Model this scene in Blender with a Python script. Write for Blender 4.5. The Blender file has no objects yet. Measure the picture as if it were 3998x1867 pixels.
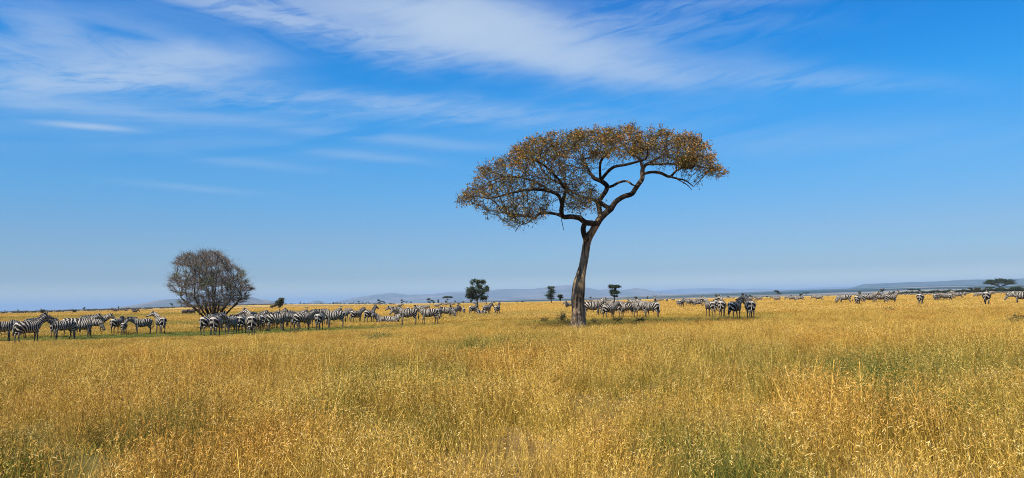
import bpy, math, random
import numpy as np
from mathutils import Vector, Matrix, kdtree

scene = bpy.context.scene
COL = scene.collection
R = math.radians

# ------------------------------------------------------------------ camera
# settings that were tuned against the photograph
SKY_STRENGTH = 0.131
SKY_GRADE = [(0.0, (.66, .62, .54)), (.025, (.50, .51, .49)), (.05, (.31, .365, .435)), (.125, (.31, .43, .53)), (.2225, (.235, .54, .71)), (.3675, (.075, .62, .93)), (.475, (.010, .58, .99)), (.55, (.0, .51, .98)), (1.0, (.0, .42, .90))]
CLOUD_COL = (2.75, 3.4, 4.3)
EXPOSURE = 0.55
HAZE_COL = (0.46, 0.69, 0.94)
HAZE_DENS = 7.0e-5
DENOISE = True
PW, PH, PF = 3998.0, 1867.0, 2887.0
EYE = Vector((0.0, 0.0, 2.05))
cd = bpy.data.cameras.new('camera'); cam = bpy.data.objects.new('camera', cd); COL.objects.link(cam)
cd.sensor_width = 36.0; cd.lens = 36.0 * PF / PW
cd.clip_start = 0.1; cd.clip_end = 120000
CM = (Matrix.Rotation(R(90 + 4.80), 3, 'X') @ Matrix.Rotation(R(-1.18), 3, 'Z'))
cam.matrix_world = Matrix.Translation(EYE) @ CM.to_4x4()
scene.camera = cam

# ------------------------------------------------------------------ sun, sky, exposure
SUN_EL, SUN_AZ = 56.0, 217.0          # azimuth clockwise from +Y, towards the sun (behind the camera, to its left)
s_dir = Vector((math.sin(R(SUN_AZ)) * math.cos(R(SUN_EL)), math.cos(R(SUN_AZ)) * math.cos(R(SUN_EL)), math.sin(R(SUN_EL))))
sl = bpy.data.lights.new('sun', 'SUN'); sl.energy = 5.0; sl.angle = R(0.5); sl.color = (1.0, 0.93, 0.82)
so = bpy.data.objects.new('sun', sl); COL.objects.link(so)
so.rotation_euler = s_dir.to_track_quat('Z', 'Y').to_euler()
scene.view_settings.view_transform = 'Standard'; scene.view_settings.look = 'None'
scene.view_settings.gamma = 1.0; scene.view_settings.exposure = EXPOSURE
scene.render.engine = 'CYCLES'
cy = scene.cycles
cy.max_bounces = 5; cy.diffuse_bounces = 2; cy.glossy_bounces = 1; cy.transmission_bounces = 2; cy.volume_bounces = 0
cy.transparent_max_bounces = 4; cy.sample_clamp_indirect = 6.0
cy.use_denoising = DENOISE; cy.denoising_input_passes = 'RGB_ALBEDO_NORMAL'; cy.denoising_prefilter = 'NONE'
cy.caustics_reflective = False; cy.caustics_refractive = False
scene.render.filter_size = 1.0 if hasattr(scene.render, 'filter_size') else 1.5
try: cy.filter_width = 1.0
except Exception: pass

def pix_dir(px, py):
    return (CM @ Vector(((px - PW / 2) / PF, -(py - PH / 2) / PF, -1.0))).normalized()
def at_depth(px, py, Y):
    d = pix_dir(px, py); return EYE + d * ((Y - EYE.y) / d.y)
def azel(px, py):
    d = pix_dir(px, py); return math.atan2(d.x, d.y), math.asin(d.z)

class NT:
    """small node-tree helper"""
    def __init__(s, tree): s.t = tree; s.n = tree.nodes; s.l = tree.links
    def new(s, typ, **kw):
        n = s.n.new(typ)
        for k, v in kw.items(): setattr(n, k, v)
        return n
    def put(s, sock, v):
        if v is None: return
        if hasattr(v, 'is_output'): s.l.new(v, sock)
        else: sock.default_value = v
    def m(s, op, a, b=None, c=None, clamp=False):
        n = s.n.new('ShaderNodeMath'); n.operation = op; n.use_clamp = clamp
        s.put(n.inputs[0], a)
        if b is not None: s.put(n.inputs[1], b)
        if c is not None: s.put(n.inputs[2], c)
        return n.outputs[0]
    def mix(s, f, a, b, blend='MIX'):
        n = s.n.new('ShaderNodeMix'); n.data_type = 'RGBA'; n.blend_type = blend
        s.put(n.inputs[0], f); s.put(n.inputs[6], c4(a)); s.put(n.inputs[7], c4(b)); return n.outputs[2]
    def noise(s, vec, scale, detail=3, rough=0.5, dist=0.0, dim='3D'):
        n = s.n.new('ShaderNodeTexNoise'); n.noise_dimensions = dim
        if vec is not None: s.l.new(vec, n.inputs['Vector'])
        n.inputs['Scale'].default_value = scale; n.inputs['Detail'].default_value = detail
        n.inputs['Roughness'].default_value = rough; n.inputs['Distortion'].default_value = dist
        return n.outputs[0]
    def ramp(s, f, stops, interp='LINEAR'):
        n = s.n.new('ShaderNodeValToRGB'); cr = n.color_ramp; cr.interpolation = interp
        while len(cr.elements) < len(stops): cr.elements.new(0.5)
        for e, (p, c) in zip(cr.elements, stops): e.position = p; e.color = c4(c)
        s.put(n.inputs[0], f); return n.outputs[0]
    def ss(s, x, a, b):
        n = s.n.new('ShaderNodeMapRange'); n.interpolation_type = 'SMOOTHSTEP'
        s.put(n.inputs[0], x); n.inputs[1].default_value = a; n.inputs[2].default_value = b
        n.inputs[3].default_value = 0; n.inputs[4].default_value = 1; return n.outputs[0]
    def xyz(s, v):
        n = s.n.new('ShaderNodeSeparateXYZ'); s.l.new(v, n.inputs[0]); return n.outputs
    def comb(s, x, y, z=0.0):
        n = s.n.new('ShaderNodeCombineXYZ'); s.put(n.inputs[0], x); s.put(n.inputs[1], y); s.put(n.inputs[2], z); return n.outputs[0]
    def attr(s, name, typ='GEOMETRY'):
        n = s.n.new('ShaderNodeAttribute'); n.attribute_name = name; n.attribute_type = typ; return n
def c4(c):
    if hasattr(c, 'is_output') or not hasattr(c, '__len__'): return c
    return tuple(c) + (1.0,) if len(c) == 3 else tuple(c)

world = bpy.data.worlds.new('World'); scene.world = world; world.use_nodes = True
wt = world.node_tree; wt.nodes.clear(); w = NT(wt)
out = w.new('ShaderNodeOutputWorld'); bg = w.new('ShaderNodeBackground')
sky = w.new('ShaderNodeTexSky'); sky.sky_type = 'NISHITA'; sky.sun_disc = False
sky.sun_elevation = R(SUN_EL); sky.sun_rotation = R(SUN_AZ)
sky.air_density = 1.0; sky.dust_density = 0.6; sky.ozone_density = 2.0; sky.altitude = 1600
tc = w.new('ShaderNodeTexCoord'); dx, dy, dz = w.xyz(tc.outputs['Generated'])[:3]
az = w.m('MULTIPLY', w.m('ARCTAN2', dx, dy), 180 / math.pi)
el = w.m('MULTIPLY', w.m('ARCSINE', dz), 180 / math.pi)
# colour of this day's air by elevation (saturated blue above, grey-blue low down)
grade = w.ramp(w.m('DIVIDE', el, 40.0, clamp=True), SKY_GRADE)
skyc = w.mix(1.0, sky.outputs[0], grade, 'MULTIPLY')
# thin cirrus: streaks in world azimuth / elevation
def streak_noise(rot, sx, sy, seed, detail, dist, rough=0.55):
    c, s_ = math.cos(R(rot)), math.sin(R(rot))
    u = w.m('ADD', w.m('MULTIPLY', az, c), w.m('MULTIPLY', el, -s_))
    v = w.m('ADD', w.m('MULTIPLY', az, s_), w.m('MULTIPLY', el, c))
    return w.noise(w.comb(w.m('MULTIPLY', u, sx), w.m('MULTIPLY', v, sy), seed), 1.0, detail, rough, dist)
n1 = streak_noise(-11, 0.06, 0.30, 3.1, 6, 0.9)
n2 = streak_noise(8, 0.10, 0.42, 8.7, 6, 1.2)
n3 = streak_noise(-6, 0.045, 0.62, 15.2, 7, 0.5, 0.6)
fine = streak_noise(-9, 0.22, 1.3, 21.0, 7, 0.8, 0.62)
warp = w.m('MULTIPLY', w.m('SUBTRACT', streak_noise(0, 0.09, 0.25, 30.0, 5, 0.5), 0.5), 1.0)
def blob(px, py, rx, ry, rot, k, nz, lo, hi):
    a0, e0 = azel(px, py); a0 = math.degrees(a0); e0 = math.degrees(e0)
    dpp = math.degrees(1 / PF) * 0.93
    c, s_ = math.cos(R(-rot)), math.sin(R(-rot))
    da = w.m('SUBTRACT', az, a0); de = w.m('SUBTRACT', el, e0)
    u = w.m('DIVIDE', w.m('ADD', w.m('MULTIPLY', da, c), w.m('MULTIPLY', de, s_)), rx * dpp)
    v = w.m('DIVIDE', w.m('ADD', w.m('MULTIPLY', da, -s_), w.m('MULTIPLY', de, c)), ry * dpp)
    v = w.m('ADD', v, w.m('MULTIPLY', warp, 2.0))
    g = w.m('EXPONENT', w.m('MULTIPLY', w.m('ADD', w.m('MULTIPLY', u, u), w.m('MULTIPLY', v, v)), -1.0))
    return w.m('MULTIPLY', w.m('MULTIPLY', g, k), w.ss(nz, lo, hi))
acc = None
for args in [
    (1700, 40, 430, 110, 6, 1.25, n1, .15, .62), (1950, 150, 480, 95, 10, 1.5, n1, .12, .6), (2350, 270, 440, 56, 11, .55, n1, .15, .62),
    (2250, 190, 560, 120, 10, .35, fine, .3, .65), (2950, 260, 480, 40, 13, .22, n3, .25, .6), (3150, 320, 420, 30, 10, .24, fine, .3, .62),
    (2600, 90, 600, 50, 6, .16, fine, .35, .65), (2800, 15, 400, 20, 4, .20, fine, .3, .6),
    (1180, 40, 520, 90, 5, .55, n2, .3, .6), (900, 20, 600, 40, 8, .45, fine, .35, .6), (1450, 170, 500, 60, 10, .35, fine, .35, .62),
    (740, 240, 290, 62, -4, .85, n2, .1, .6), (450, 290, 330, 62, -12, .55, fine, .3, .6), (180, 170, 420, 140, -5, .52, n2, .3, .65),
    (160, 330, 420, 40, -8, .4, fine, .35, .6), (300, 420, 560, 30, 0, .45, n3, .3, .55), (345, 495, 130, 10, 0, .8, n1, .0, .1),
    (1250, 400, 1100, 60, 3, .36, fine, .38, .65), (1600, 420, 900, 50, 4, .24, n3, .3, .55), (1500, 540, 620, 22, 5, .26, n3, .3, .5),
    (1450, 610, 330, 18, 5, .22, n3, .25, .5), (960, 635, 300, 18, 4, .15, n3, .25, .5), (760, 735, 240, 13, 3, .17, fine, .2, .5),
    (2950, 560, 900, 70, 3, .16, n3, .3, .6), (600, 520, 800, 90, 0, .14, n3, .3, .6)]:
    b = blob(*args); acc = b if acc is None else w.m('ADD', acc, b)
cl = w.m('MULTIPLY', w.m('SUBTRACT', 1.0, w.m('EXPONENT', w.m('MULTIPLY', acc, -1.25))), .92)
cl = w.m('MULTIPLY', cl, w.ss(el, 0.0, 6.0))
skyc = w.mix(cl, skyc, CLOUD_COL)
w.l.new(skyc, bg.inputs[0]); bg.inputs[1].default_value = SKY_STRENGTH
w.l.new(bg.outputs[0], out.inputs[0])
# ------------------------------------------------------------------ helpers
def tag(o, label=None, cat=None, group=None, kind=None):
    if label: o['label'] = label
    if cat: o['category'] = cat
    if group: o['group'] = group
    if kind: o['kind'] = kind
    return o
def make_mesh(name, verts, faces, mats=(), attrs=None, smooth=False):
    me = bpy.data.meshes.new(name)
    verts = np.asarray(verts, dtype=np.float32).reshape(-1, 3)
    if isinstance(faces, np.ndarray):
        k = faces.shape[1]; nf = faces.shape[0]
        me.vertices.add(len(verts)); me.vertices.foreach_set('co', verts.ravel())
        me.loops.add(nf * k); me.loops.foreach_set('vertex_index', faces.astype(np.int32).ravel())
        me.polygons.add(nf); me.polygons.foreach_set('loop_start', np.arange(0, nf * k, k, dtype=np.int32))
        me.polygons.foreach_set('loop_total', np.full(nf, k, dtype=np.int32))
        me.update(calc_edges=True)
    else:
        me.from_pydata(verts.tolist(), [], faces); me.update()
    for m_ in mats: me.materials.append(m_)
    for k, v in (attrs or {}).items():
        v = np.asarray(v, dtype=np.float32)
        if v.ndim == 2:
            a = me.attributes.new(k, 'FLOAT_COLOR', 'POINT'); a.data.foreach_set('color', v.ravel())
        else:
            a = me.attributes.new(k, 'FLOAT', 'POINT'); a.data.foreach_set('value', v)
    if smooth: me.polygons.foreach_set('use_smooth', np.ones(len(me.polygons), dtype=bool))
    return me
def link(name, me, parent=None, loc=None):
    o = bpy.data.objects.new(name, me); COL.objects.link(o)
    if parent: o.parent = parent
    if loc is not None: o.location = loc
    return o
def mat(name):
    m_ = bpy.data.materials.new(name); m_.use_nodes = True; m_.node_tree.nodes.clear()
    h = NT(m_.node_tree); o = h.new('ShaderNodeOutputMaterial'); return m_, h, o
def surf(h, o, col, rough=0.9, spec=0.15, bump=None, bstr=0.3, bdist=0.02, transl=0.0):
    b = h.new('ShaderNodeBsdfPrincipled'); h.put(b.inputs['Base Color'], c4(col)); h.put(b.inputs['Roughness'], rough)
    h.put(b.inputs['Specular IOR Level'], spec)
    if bump is not None:
        bn = h.new('ShaderNodeBump'); bn.inputs['Strength'].default_value = bstr; bn.inputs['Distance'].default_value = bdist
        h.l.new(bump, bn.inputs['Height']); h.l.new(bn.outputs[0], b.inputs['Normal'])
    if transl > 0:
        t = h.new('ShaderNodeBsdfTranslucent'); h.put(t.inputs[0], c4(col)); mx = h.new('ShaderNodeMixShader'); mx.inputs[0].default_value = transl
        h.l.new(b.outputs[0], mx.inputs[1]); h.l.new(t.outputs[0], mx.inputs[2]); h.l.new(mx.outputs[0], o.inputs[0])
    else: h.l.new(b.outputs[0], o.inputs[0])
    return b
_rs = np.random.RandomState(11); _T = _rs.rand(256, 256)
def vnoise(x, y):
    xi = np.floor(x).astype(int); yi = np.floor(y).astype(int); fx = x - xi; fy = y - yi
    fx = fx * fx * (3 - 2 * fx); fy = fy * fy * (3 - 2 * fy)
    g = lambda a, b: _T[a % 256, b % 256]
    return (g(xi, yi) * (1 - fx) + g(xi + 1, yi) * fx) * (1 - fy) + (g(xi, yi + 1) * (1 - fx) + g(xi + 1, yi + 1) * fx) * fy
def fbm(x, y, o=4):
    s_ = 0; a = 0.5; t = 0
    for i in range(o): s_ = s_ + a * vnoise(x * 2 ** i + 17.3 * i, y * 2 ** i + 5.1 * i); t += a; a *= 0.5
    return s_ / t
def sst(x, a, b):
    t = np.clip((x - a) / (b - a), 0, 1); return t * t * (3 - 2 * t)

# ------------------------------------------------------------------ ground
def ground_z(x, y):
    x = np.asarray(x, float); y = np.asarray(y, float)
    r = np.hypot(x, y) + 1e-6; a = np.degrees(np.arctan2(x, y)); fr = np.where(np.abs(a) < 90, 1.0, 0.0)
    near = 0.33 + 0.30 * np.tanh(x / 25.0) - 0.30 * np.exp(-r / 12.0)
    near = near + 0.10 * (fbm(x / 9.0 + 40, y / 9.0) - 0.5) + 0.16 * (fbm(x / 31.0, y / 31.0 + 9) - 0.5) * sst(r, 60, 120) * 2
    mid = 0.55 - 0.0 * r
    z = near * (1 - sst(r, 90, 320)) + mid * sst(r, 90, 320)
    # low scrubby rise far off on the west side
    bump = np.exp(-((a + 19.0) / 9.5) ** 2) * 3.4 + 0.4 * np.exp(-((a + 34.0) / 8.0) ** 2)
    z = z + bump * sst(r, 230, 950) * fr
    z = z + (fbm(x / 130.0 + 3, y / 130.0, 3) - 0.5) * 1.0 * sst(r, 250, 600)
    # beyond the brow the land falls away a little, then climbs in long steps to the hills
    z = z - 9.0 * sst(r, 1250, 1900)
    ramp = np.clip((a + 10.0) / 33.0, 0, 1.15) * fr
    z = z + ramp * (28 * sst(r, 2200, 5200) + 42 * sst(r, 5600, 10500)) + 9.0 * sst(r, 2200, 5000) * sst(ramp, 0.0, .1)
    z = z + 10 * (fbm(x / 1500.0, y / 1500.0, 3) - 0.5) * sst(r, 2500, 6000) * sst(a, -8, 5) * fr
    return z
def on_ground(px, py):
    d = pix_dir(px, py); t = 6.0
    for _ in range(600):
        p = EYE + d * t; h = p.z - float(ground_z(p.x, p.y))
        if h < 0.004 * 1: break
        t += max(0.01, min(h * 4.0, t * 0.02))
        if t > 3000: break
    return EYE + d * t

# how green / trampled each place of the savanna is
def _e(x, y, px, py, rx, ry):
    p = on_ground(px, py); return np.exp(-(((x - p.x) / rx) ** 2 + ((y - p.y) / ry) ** 2))
def greenness(x, y):
    x = np.asarray(x, float); y = np.asarray(y, float)
    g = 0.75 * sst(fbm(x / 1.7 + 7, y / 2.6 + 31, 4), 0.50, 0.66) * (1 - .75 * sst(np.hypot(x, y), 13, 24)) + 0.26 * sst(fbm(x / 9.0 + 70, y / 15.0 + 1, 3), 0.47, 0.66) * (1 - 0.4 * sst(np.hypot(x, y), 14, 30))
    for px, py, rx, ry, k in [(250, 1312, 9, 7, .8), (560, 1295, 8, 8, .9), (900, 1300, 10, 7, .8), (1250, 1285, 8, 6, .45), (120, 1300, 8, 8, .7),
                              (1890, 1372, 2.2, 2.0, 1.0), (1990, 1355, 1.5, 1.8, .8), (1480, 1328, 2.0, 3.0, .6), (1560, 1740, .8, .8, .9), (1230, 1700, .6, .6, .6),
                              (2180, 1262, 3, 3, .5), (2400, 1255, 8, 6, .6), (2750, 1250, 6, 4, .25), (3550, 1440, 2.4, 2.2, .4), (3150, 1480, 1.4, 1.2, .35),
                              (3900, 1700, 1.2, 2.0, .6), (760, 1810, .5, .5, .7), (3700, 1215, 5, 2, .2), (1000, 1405, 1.6, 1.5, .6)]:
        g = g + k * _e(x, y, px, py, rx, ry)
    return np.clip(g, 0, 1)
def shortness(x, y):
    s_ = 0
    for px, py, rx, ry, k in [(60, 1320, 14, 11, 1.0), (350, 1300, 14, 11, 1.0), (700, 1300, 12, 11, 1.0), (1000, 1292, 12, 11, 1.0), (1300, 1280, 12, 9, .7),
                              (2400, 1240, 10, 8, .55), (2850, 1240, 9, 8, .45), (1850, 1235, 12, 8, .4), (1600, 1265, 10, 8, .6)]:
        s_ = s_ + k * _e(x, y, px, py, rx, ry)
    return np.clip(s_, 0, 1)

rad = np.concatenate([[0.0], np.geomspace(0.6, 45000, 520)])
ang = np.concatenate([np.linspace(-180, -46, 40), np.linspace(-45, 45, 541), np.linspace(46, 179, 40)])
AA, RR = np.meshgrid(np.radians(ang), rad[1:])
gx, gy = (RR * np.sin(AA)).ravel(), (RR * np.cos(AA)).ravel()
gz = ground_z(gx, gy); nA = len(ang); nR = len(rad) - 1
gv = np.vstack([np.stack([gx, gy, gz], 1), [[0, 0, float(ground_z(0.0, 0.01))]]])
ii = (np.arange(nR - 1)[:, None] * nA + np.arange(nA)[None, :])
jj = (np.arange(nR - 1)[:, None] * nA + (np.arange(nA)[None, :] + 1) % nA)
gf = np.stack([ii, ii + nA, jj + nA, jj], -1).reshape(-1, 4)[:, ::-1]
faces = gf.tolist() + [[len(gx), (k + 1) % nA, k] for k in range(nA)]
gg = np.zeros(len(gv)); nr = np.hypot(gv[:, 0], gv[:, 1]) < 400; gg[nr] = greenness(gv[nr, 0], gv[nr, 1])
gmat, h, o = mat('savanna_ground')
geo = h.new('ShaderNodeNewGeometry'); P = geo.outputs['Position']; px_, py_, pz_ = h.xyz(P)[:3]
rr = h.m('SQRT', h.m('ADD', h.m('MULTIPLY', px_, px_), h.m('MULTIPLY', py_, py_)))
green = h.attr('green').outputs['Fac']
nA1 = h.noise(P, 9.0, 5, 0.7); nA2 = h.noise(P, 0.9, 4, 0.6); nA3 = h.noise(P, 0.05, 4, 0.6); nA4 = h.noise(P, 0.011, 4, 0.6)
straw = h.mix(h.ss(nA1, .35, .65), (.10, .062, .022), (.24, .15, .05))
straw = h.mix(h.ss(nA2, .35, .7), straw, (.27, .175, .06))
c = h.mix(h.m('MULTIPLY', green, .8), straw, (.055, .075, .018))
near_far = h.ss(rr, 60, 160)
gold = h.mix(h.ss(nA3, .35, .65), (.46, .30, .085), (.56, .38, .12))
gold = h.mix(h.m('MULTIPLY', h.ss(nA4, .52, .62), .55), gold, (.24, .20, .065))
gold = h.mix(h.m('MULTIPLY', h.ss(h.noise(P, .7, 3), .45, .7), .3), gold, (.30, .19, .06))
c = h.mix(near_far, c, gold)
# the brown scrubby rise in the far west
west = h.m('MULTIPLY', h.ss(h.m('DIVIDE', h.m('MULTIPLY', px_, -1.0), py_), .10, .26), h.ss(rr, 300, 520))
fara = h.mix(h.ss(h.noise(P, .03, 4, .7), .4, .6), (.21, .14, .07), (.12, .085, .045))
bandw = h.m('MULTIPLY', west, h.ss(h.noise(h.comb(h.m('MULTIPLY', px_, .2), py_), .012, 3), .40, .52))
c = h.mix(h.m('MULTIPLY', bandw, .85), c, fara)
# the valley floor beyond the brow: dark woodland and pale plain in long belts
val = h.ss(rr, 1500, 1900)
vb = h.noise(h.comb(h.m('MULTIPLY', px_, .25), py_), .0009, 5, .65)
vcol = h.mix(h.ss(vb, .51, .57), (.025, .050, .045), (.30, .25, .20))
vcol = h.mix(h.m('MULTIPLY', h.ss(h.noise(h.comb(h.m('MULTIPLY', px_, .3), py_), .006, 4, .7), .55, .62), .7), vcol, (.05, .06, .05))
vcol = h.mix(h.m('MULTIPLY', h.m('SUBTRACT', 1.0, h.ss(rr, 2800, 3800)), .8), vcol, (.04, .055, .05))
c = h.mix(val, c, vcol)
surf(h, o, c, .95, .05, bump=h.noise(P, 14.0, 4, .7), bstr=.6, bdist=.05)
gme = make_mesh('ground', gv, faces, [gmat], {'green': gg}, smooth=True)
ground = link('ground', gme); tag(ground, 'dry golden savanna plain running flat to the hills', None, None, 'structure')

# ------------------------------------------------------------------ hills
hmat, h, o = mat('hill_slopes')
P = h.new('ShaderNodeNewGeometry').outputs['Position']
hc = h.mix(h.ss(h.noise(P, .0012, 5, .65), .42, .58), (.10, .10, .075), (.20, .165, .125))
hc = h.mix(h.m('MULTIPLY', h.ss(h.noise(P, .006, 4, .7), .52, .6), .6), hc, (.06, .08, .05))
surf(h, o, hc, .95, .05)
hmat2, h, o = mat('wooded_slopes')
P = h.new('ShaderNodeNewGeometry').outputs['Position']
surf(h, o, h.mix(h.ss(h.noise(P, .004, 5, .65), .4, .6), (.035, .06, .045), (.09, .09, .06)), .95, .05)
def hill(name, Y, prof, depth, m_, label, seed=0, rough=.06):
    """a range whose skyline follows prof (points of the skyline seen from the plain), built as relief 2*depth deep"""
    xs = np.linspace(prof[0][0], prof[-1][0], 150); ys = np.interp(xs, [p[0] for p in prof], [p[1] for p in prof])
    V = []; nv = 34
    for i, (px, py) in enumerate(zip(xs, ys)):
        top = at_depth(px, py, Y); base = -12.0
        hh = max(top.z - base, 1.0)
        for j in range(nv):
            t = j / (nv - 1) * 2 - 1            # -1 towards the camera, +1 behind
            q = Vector((top.x, Y + t * depth, 0))
            f = max(0.0, 1 - abs(t)) ** .9
            spur = (float(fbm(np.array(q.x / (depth * .35) + seed), np.array(q.y / (depth * .9) + seed), 4)) - .5)
            z = base + hh * (f + spur * (1.1 * f * (1 - f) * 1.6))
            if abs(t) < .03: z = max(z, base + hh * f)
            V.append((q.x * (1.0), q.y, z))
    n = len(xs); F = [[i * nv + j, (i + 1) * nv + j, (i + 1) * nv + j + 1, i * nv + j + 1] for i in range(n - 1) for j in range(nv - 1)]
    ob = link(name, make_mesh(name, V, F, [m_], smooth=True)); tag(ob, label, None, None, 'structure'); return ob
hill('hills', 9000, [(480, 1214), (560, 1192), (620, 1172), (690, 1166), (760, 1170), (850, 1178), (900, 1163), (940, 1157), (965, 1157), (1005, 1176), (1035, 1169), (1060, 1176), (1090, 1190), (1110, 1196)], 1300, hmat,
     'double-topped blue hill behind the bare thorn tree', 3)
hill('hills', 12000, [(1185, 1196), (1210, 1186), (1225, 1176), (1240, 1173), (1253, 1175), (1270, 1184), (1290, 1190)], 700, hmat, 'small round hump on the skyline', 9)
hill('hills', 16000, [(1340, 1196), (1360, 1186), (1400, 1161), (1470, 1149), (1535, 1142), (1590, 1150), (1700, 1147), (1720, 1143), (1780, 1139), (1860, 1138), (1920, 1133), (1945, 1128), (2000, 1127), (2070, 1128), (2130, 1121),
      (2160, 1115), (2235, 1111), (2290, 1122), (2340, 1131), (2380, 1126), (2425, 1131), (2455, 1128), (2482, 1124), (2520, 1129), (2560, 1139), (2610, 1150), (2660, 1156), (2700, 1158)], 3200, hmat,
     'long pale blue range behind the umbrella tree', 21)
hill('hills', 26000, [(2350, 1160), (2500, 1140), (2650, 1127), (2760, 1124), (2880, 1128), (2960, 1126), (3080, 1130), (3190, 1122), (3300, 1119), (3420, 1121), (3600, 1118)], 3500, hmat, 'faintest and farthest ridge on the horizon', 33)
hill('hills', 11000, [(3180, 1150), (3240, 1138), (3320, 1129), (3345, 1120), (3368, 1110), (3385, 1107), (3480, 1104), (3560, 1101), (3640, 1099), (3700, 1096), (3760, 1091), (3800, 1090), (3870, 1091), (3950, 1088), (4050, 1083), (4250, 1078), (4500, 1100), (4600, 1128)], 1500, hmat2,
     'dark blue flat-topped escarpment at the far end', 47)

# ------------------------------------------------------------------ air
hz = bpy.data.materials.new('air'); hz.use_nodes = True; hz.node_tree.nodes.clear(); h = NT(hz.node_tree)
ho = h.new('ShaderNodeOutputMaterial'); pv = h.new('ShaderNodeVolumePrincipled')
pv.inputs['Color'].default_value = HAZE_COL + (1,); pv.inputs['Density'].default_value = HAZE_DENS; pv.inputs['Anisotropy'].default_value = 0.0
h.l.new(pv.outputs[0], ho.inputs['Volume'])
x0, x1, y0, y1, z0, z1 = -47000, 47000, -47000, 47000, -40.0, 352.0
hv = [(x, y, z) for z in (z0, z1) for y in (y0, y1) for x in (x0, x1)]
hf = [[0, 2, 3, 1], [4, 5, 7, 6], [0, 1, 5, 4], [2, 6, 7, 3], [0, 4, 6, 2], [1, 3, 7, 5]]
haze = link('haze', make_mesh('haze', hv, hf, [hz])); tag(haze, 'thin blue haze over the whole plain', None, None, 'stuff')
# ------------------------------------------------------------------ animals
zmat, h, o = mat('striped_coat')
ph = h.attr('phase').outputs['Fac']; dk = h.attr('dark').outputs['Fac']
OC = h.new('ShaderNodeTexCoord').outputs['Object']
wob = h.m('MULTIPLY', h.m('SUBTRACT', h.noise(OC, 3.2, 3, .55), .5), 1.5)
s_ = h.m('SINE', h.m('MULTIPLY', h.m('ADD', ph, wob), 2 * math.pi))
st = h.ss(s_, .22, .52)
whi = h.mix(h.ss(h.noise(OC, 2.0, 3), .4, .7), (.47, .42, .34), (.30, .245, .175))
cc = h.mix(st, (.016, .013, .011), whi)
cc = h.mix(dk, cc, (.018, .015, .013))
surf(h, o, cc, .75, .2)
mmat, h, o = mat('mane_hair')
ph = h.attr('phase').outputs['Fac']; dk = h.attr('dark').outputs['Fac']
st = h.ss(h.m('SINE', h.m('MULTIPLY', ph, 2 * math.pi)), -.1, .3)
surf(h, o, h.mix(dk, h.mix(st, (.02, .016, .013), (.62, .56, .46)), (.022, .017, .014)), .9, .1)
wmat, h, o = mat('gnu_coat')
OC = h.new('ShaderNodeTexCoord').outputs['Object']
surf(h, o, h.mix(h.ss(h.noise(OC, 5, 3), .4, .6), (.05, .042, .036), (.12, .10, .085)), .85, .1)
hornmat, h, o = mat('horn'); surf(h, o, (.03, .026, .022), .5, .3)

def loft(rings, nseg=14):
    """rings: (centre, side vector*halfwidth, up vector*halfheight); closed at both ends"""
    V = []; F = []
    for c, sv, uv in rings:
        for k in range(nseg):
            t = 2 * math.pi * k / nseg; V.append(c + sv * math.cos(t) + uv * math.sin(t))
    for i in range(len(rings) - 1):
        for k in range(nseg):
            a = i * nseg + k; b = i * nseg + (k + 1) % nseg; F.append([a, b, b + nseg, a + nseg])
    F.append(list(range(nseg))[::-1]); F.append([(len(rings) - 1) * nseg + k for k in range(nseg)])
    return V, F
def tube(pts, radii, nseg=10, flat=1.0):
    rings = []; side = None
    for i, p in enumerate(pts):
        d = (pts[min(i + 1, len(pts) - 1)] - pts[max(i - 1, 0)]).normalized()
        ref = Vector((0, 1, 0)) if abs(d.y) < .9 else Vector((0, 0, 1))
        up = d.cross(ref).normalized(); sd = up.cross(d).normalized()
        r = radii[i]; rw, rh = r if isinstance(r, tuple) else (r, r)
        rings.append((p, sd * rw * flat, up * rh))
    return loft(rings, nseg)
def catmull(pts, n=4):
    P_ = [pts[0]] + list(pts) + [pts[-1]]; o_ = []
    for i in range(1, len(P_) - 2):
        for k in range(n):
            t = k / n; a, b, c, d = P_[i - 1], P_[i], P_[i + 1], P_[i + 2]
            o_.append(.5 * ((2 * b) + (c - a) * t + (2 * a - 5 * b + 4 * c - d) * t * t + (3 * b - a - 3 * c + d) * t ** 3))
    o_.append(P_[-2]); return o_
def remeshed(V, F, vox, smooth_it=4):
    me = bpy.data.meshes.new('tmp'); me.from_pydata([tuple(v) for v in V], [], F)
    ob = bpy.data.objects.new('tmp', me); COL.objects.link(ob)
    md = ob.modifiers.new('r', 'REMESH'); md.mode = 'VOXEL'; md.voxel_size = vox
    sm = ob.modifiers.new('s', 'SMOOTH'); sm.iterations = smooth_it; sm.factor = .5
    dg = bpy.context.evaluated_depsgraph_get(); ev = ob.evaluated_get(dg); m2 = bpy.data.meshes.new_from_object(ev, depsgraph=dg)
    bpy.data.objects.remove(ob); bpy.data.meshes.remove(me); return m2

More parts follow.
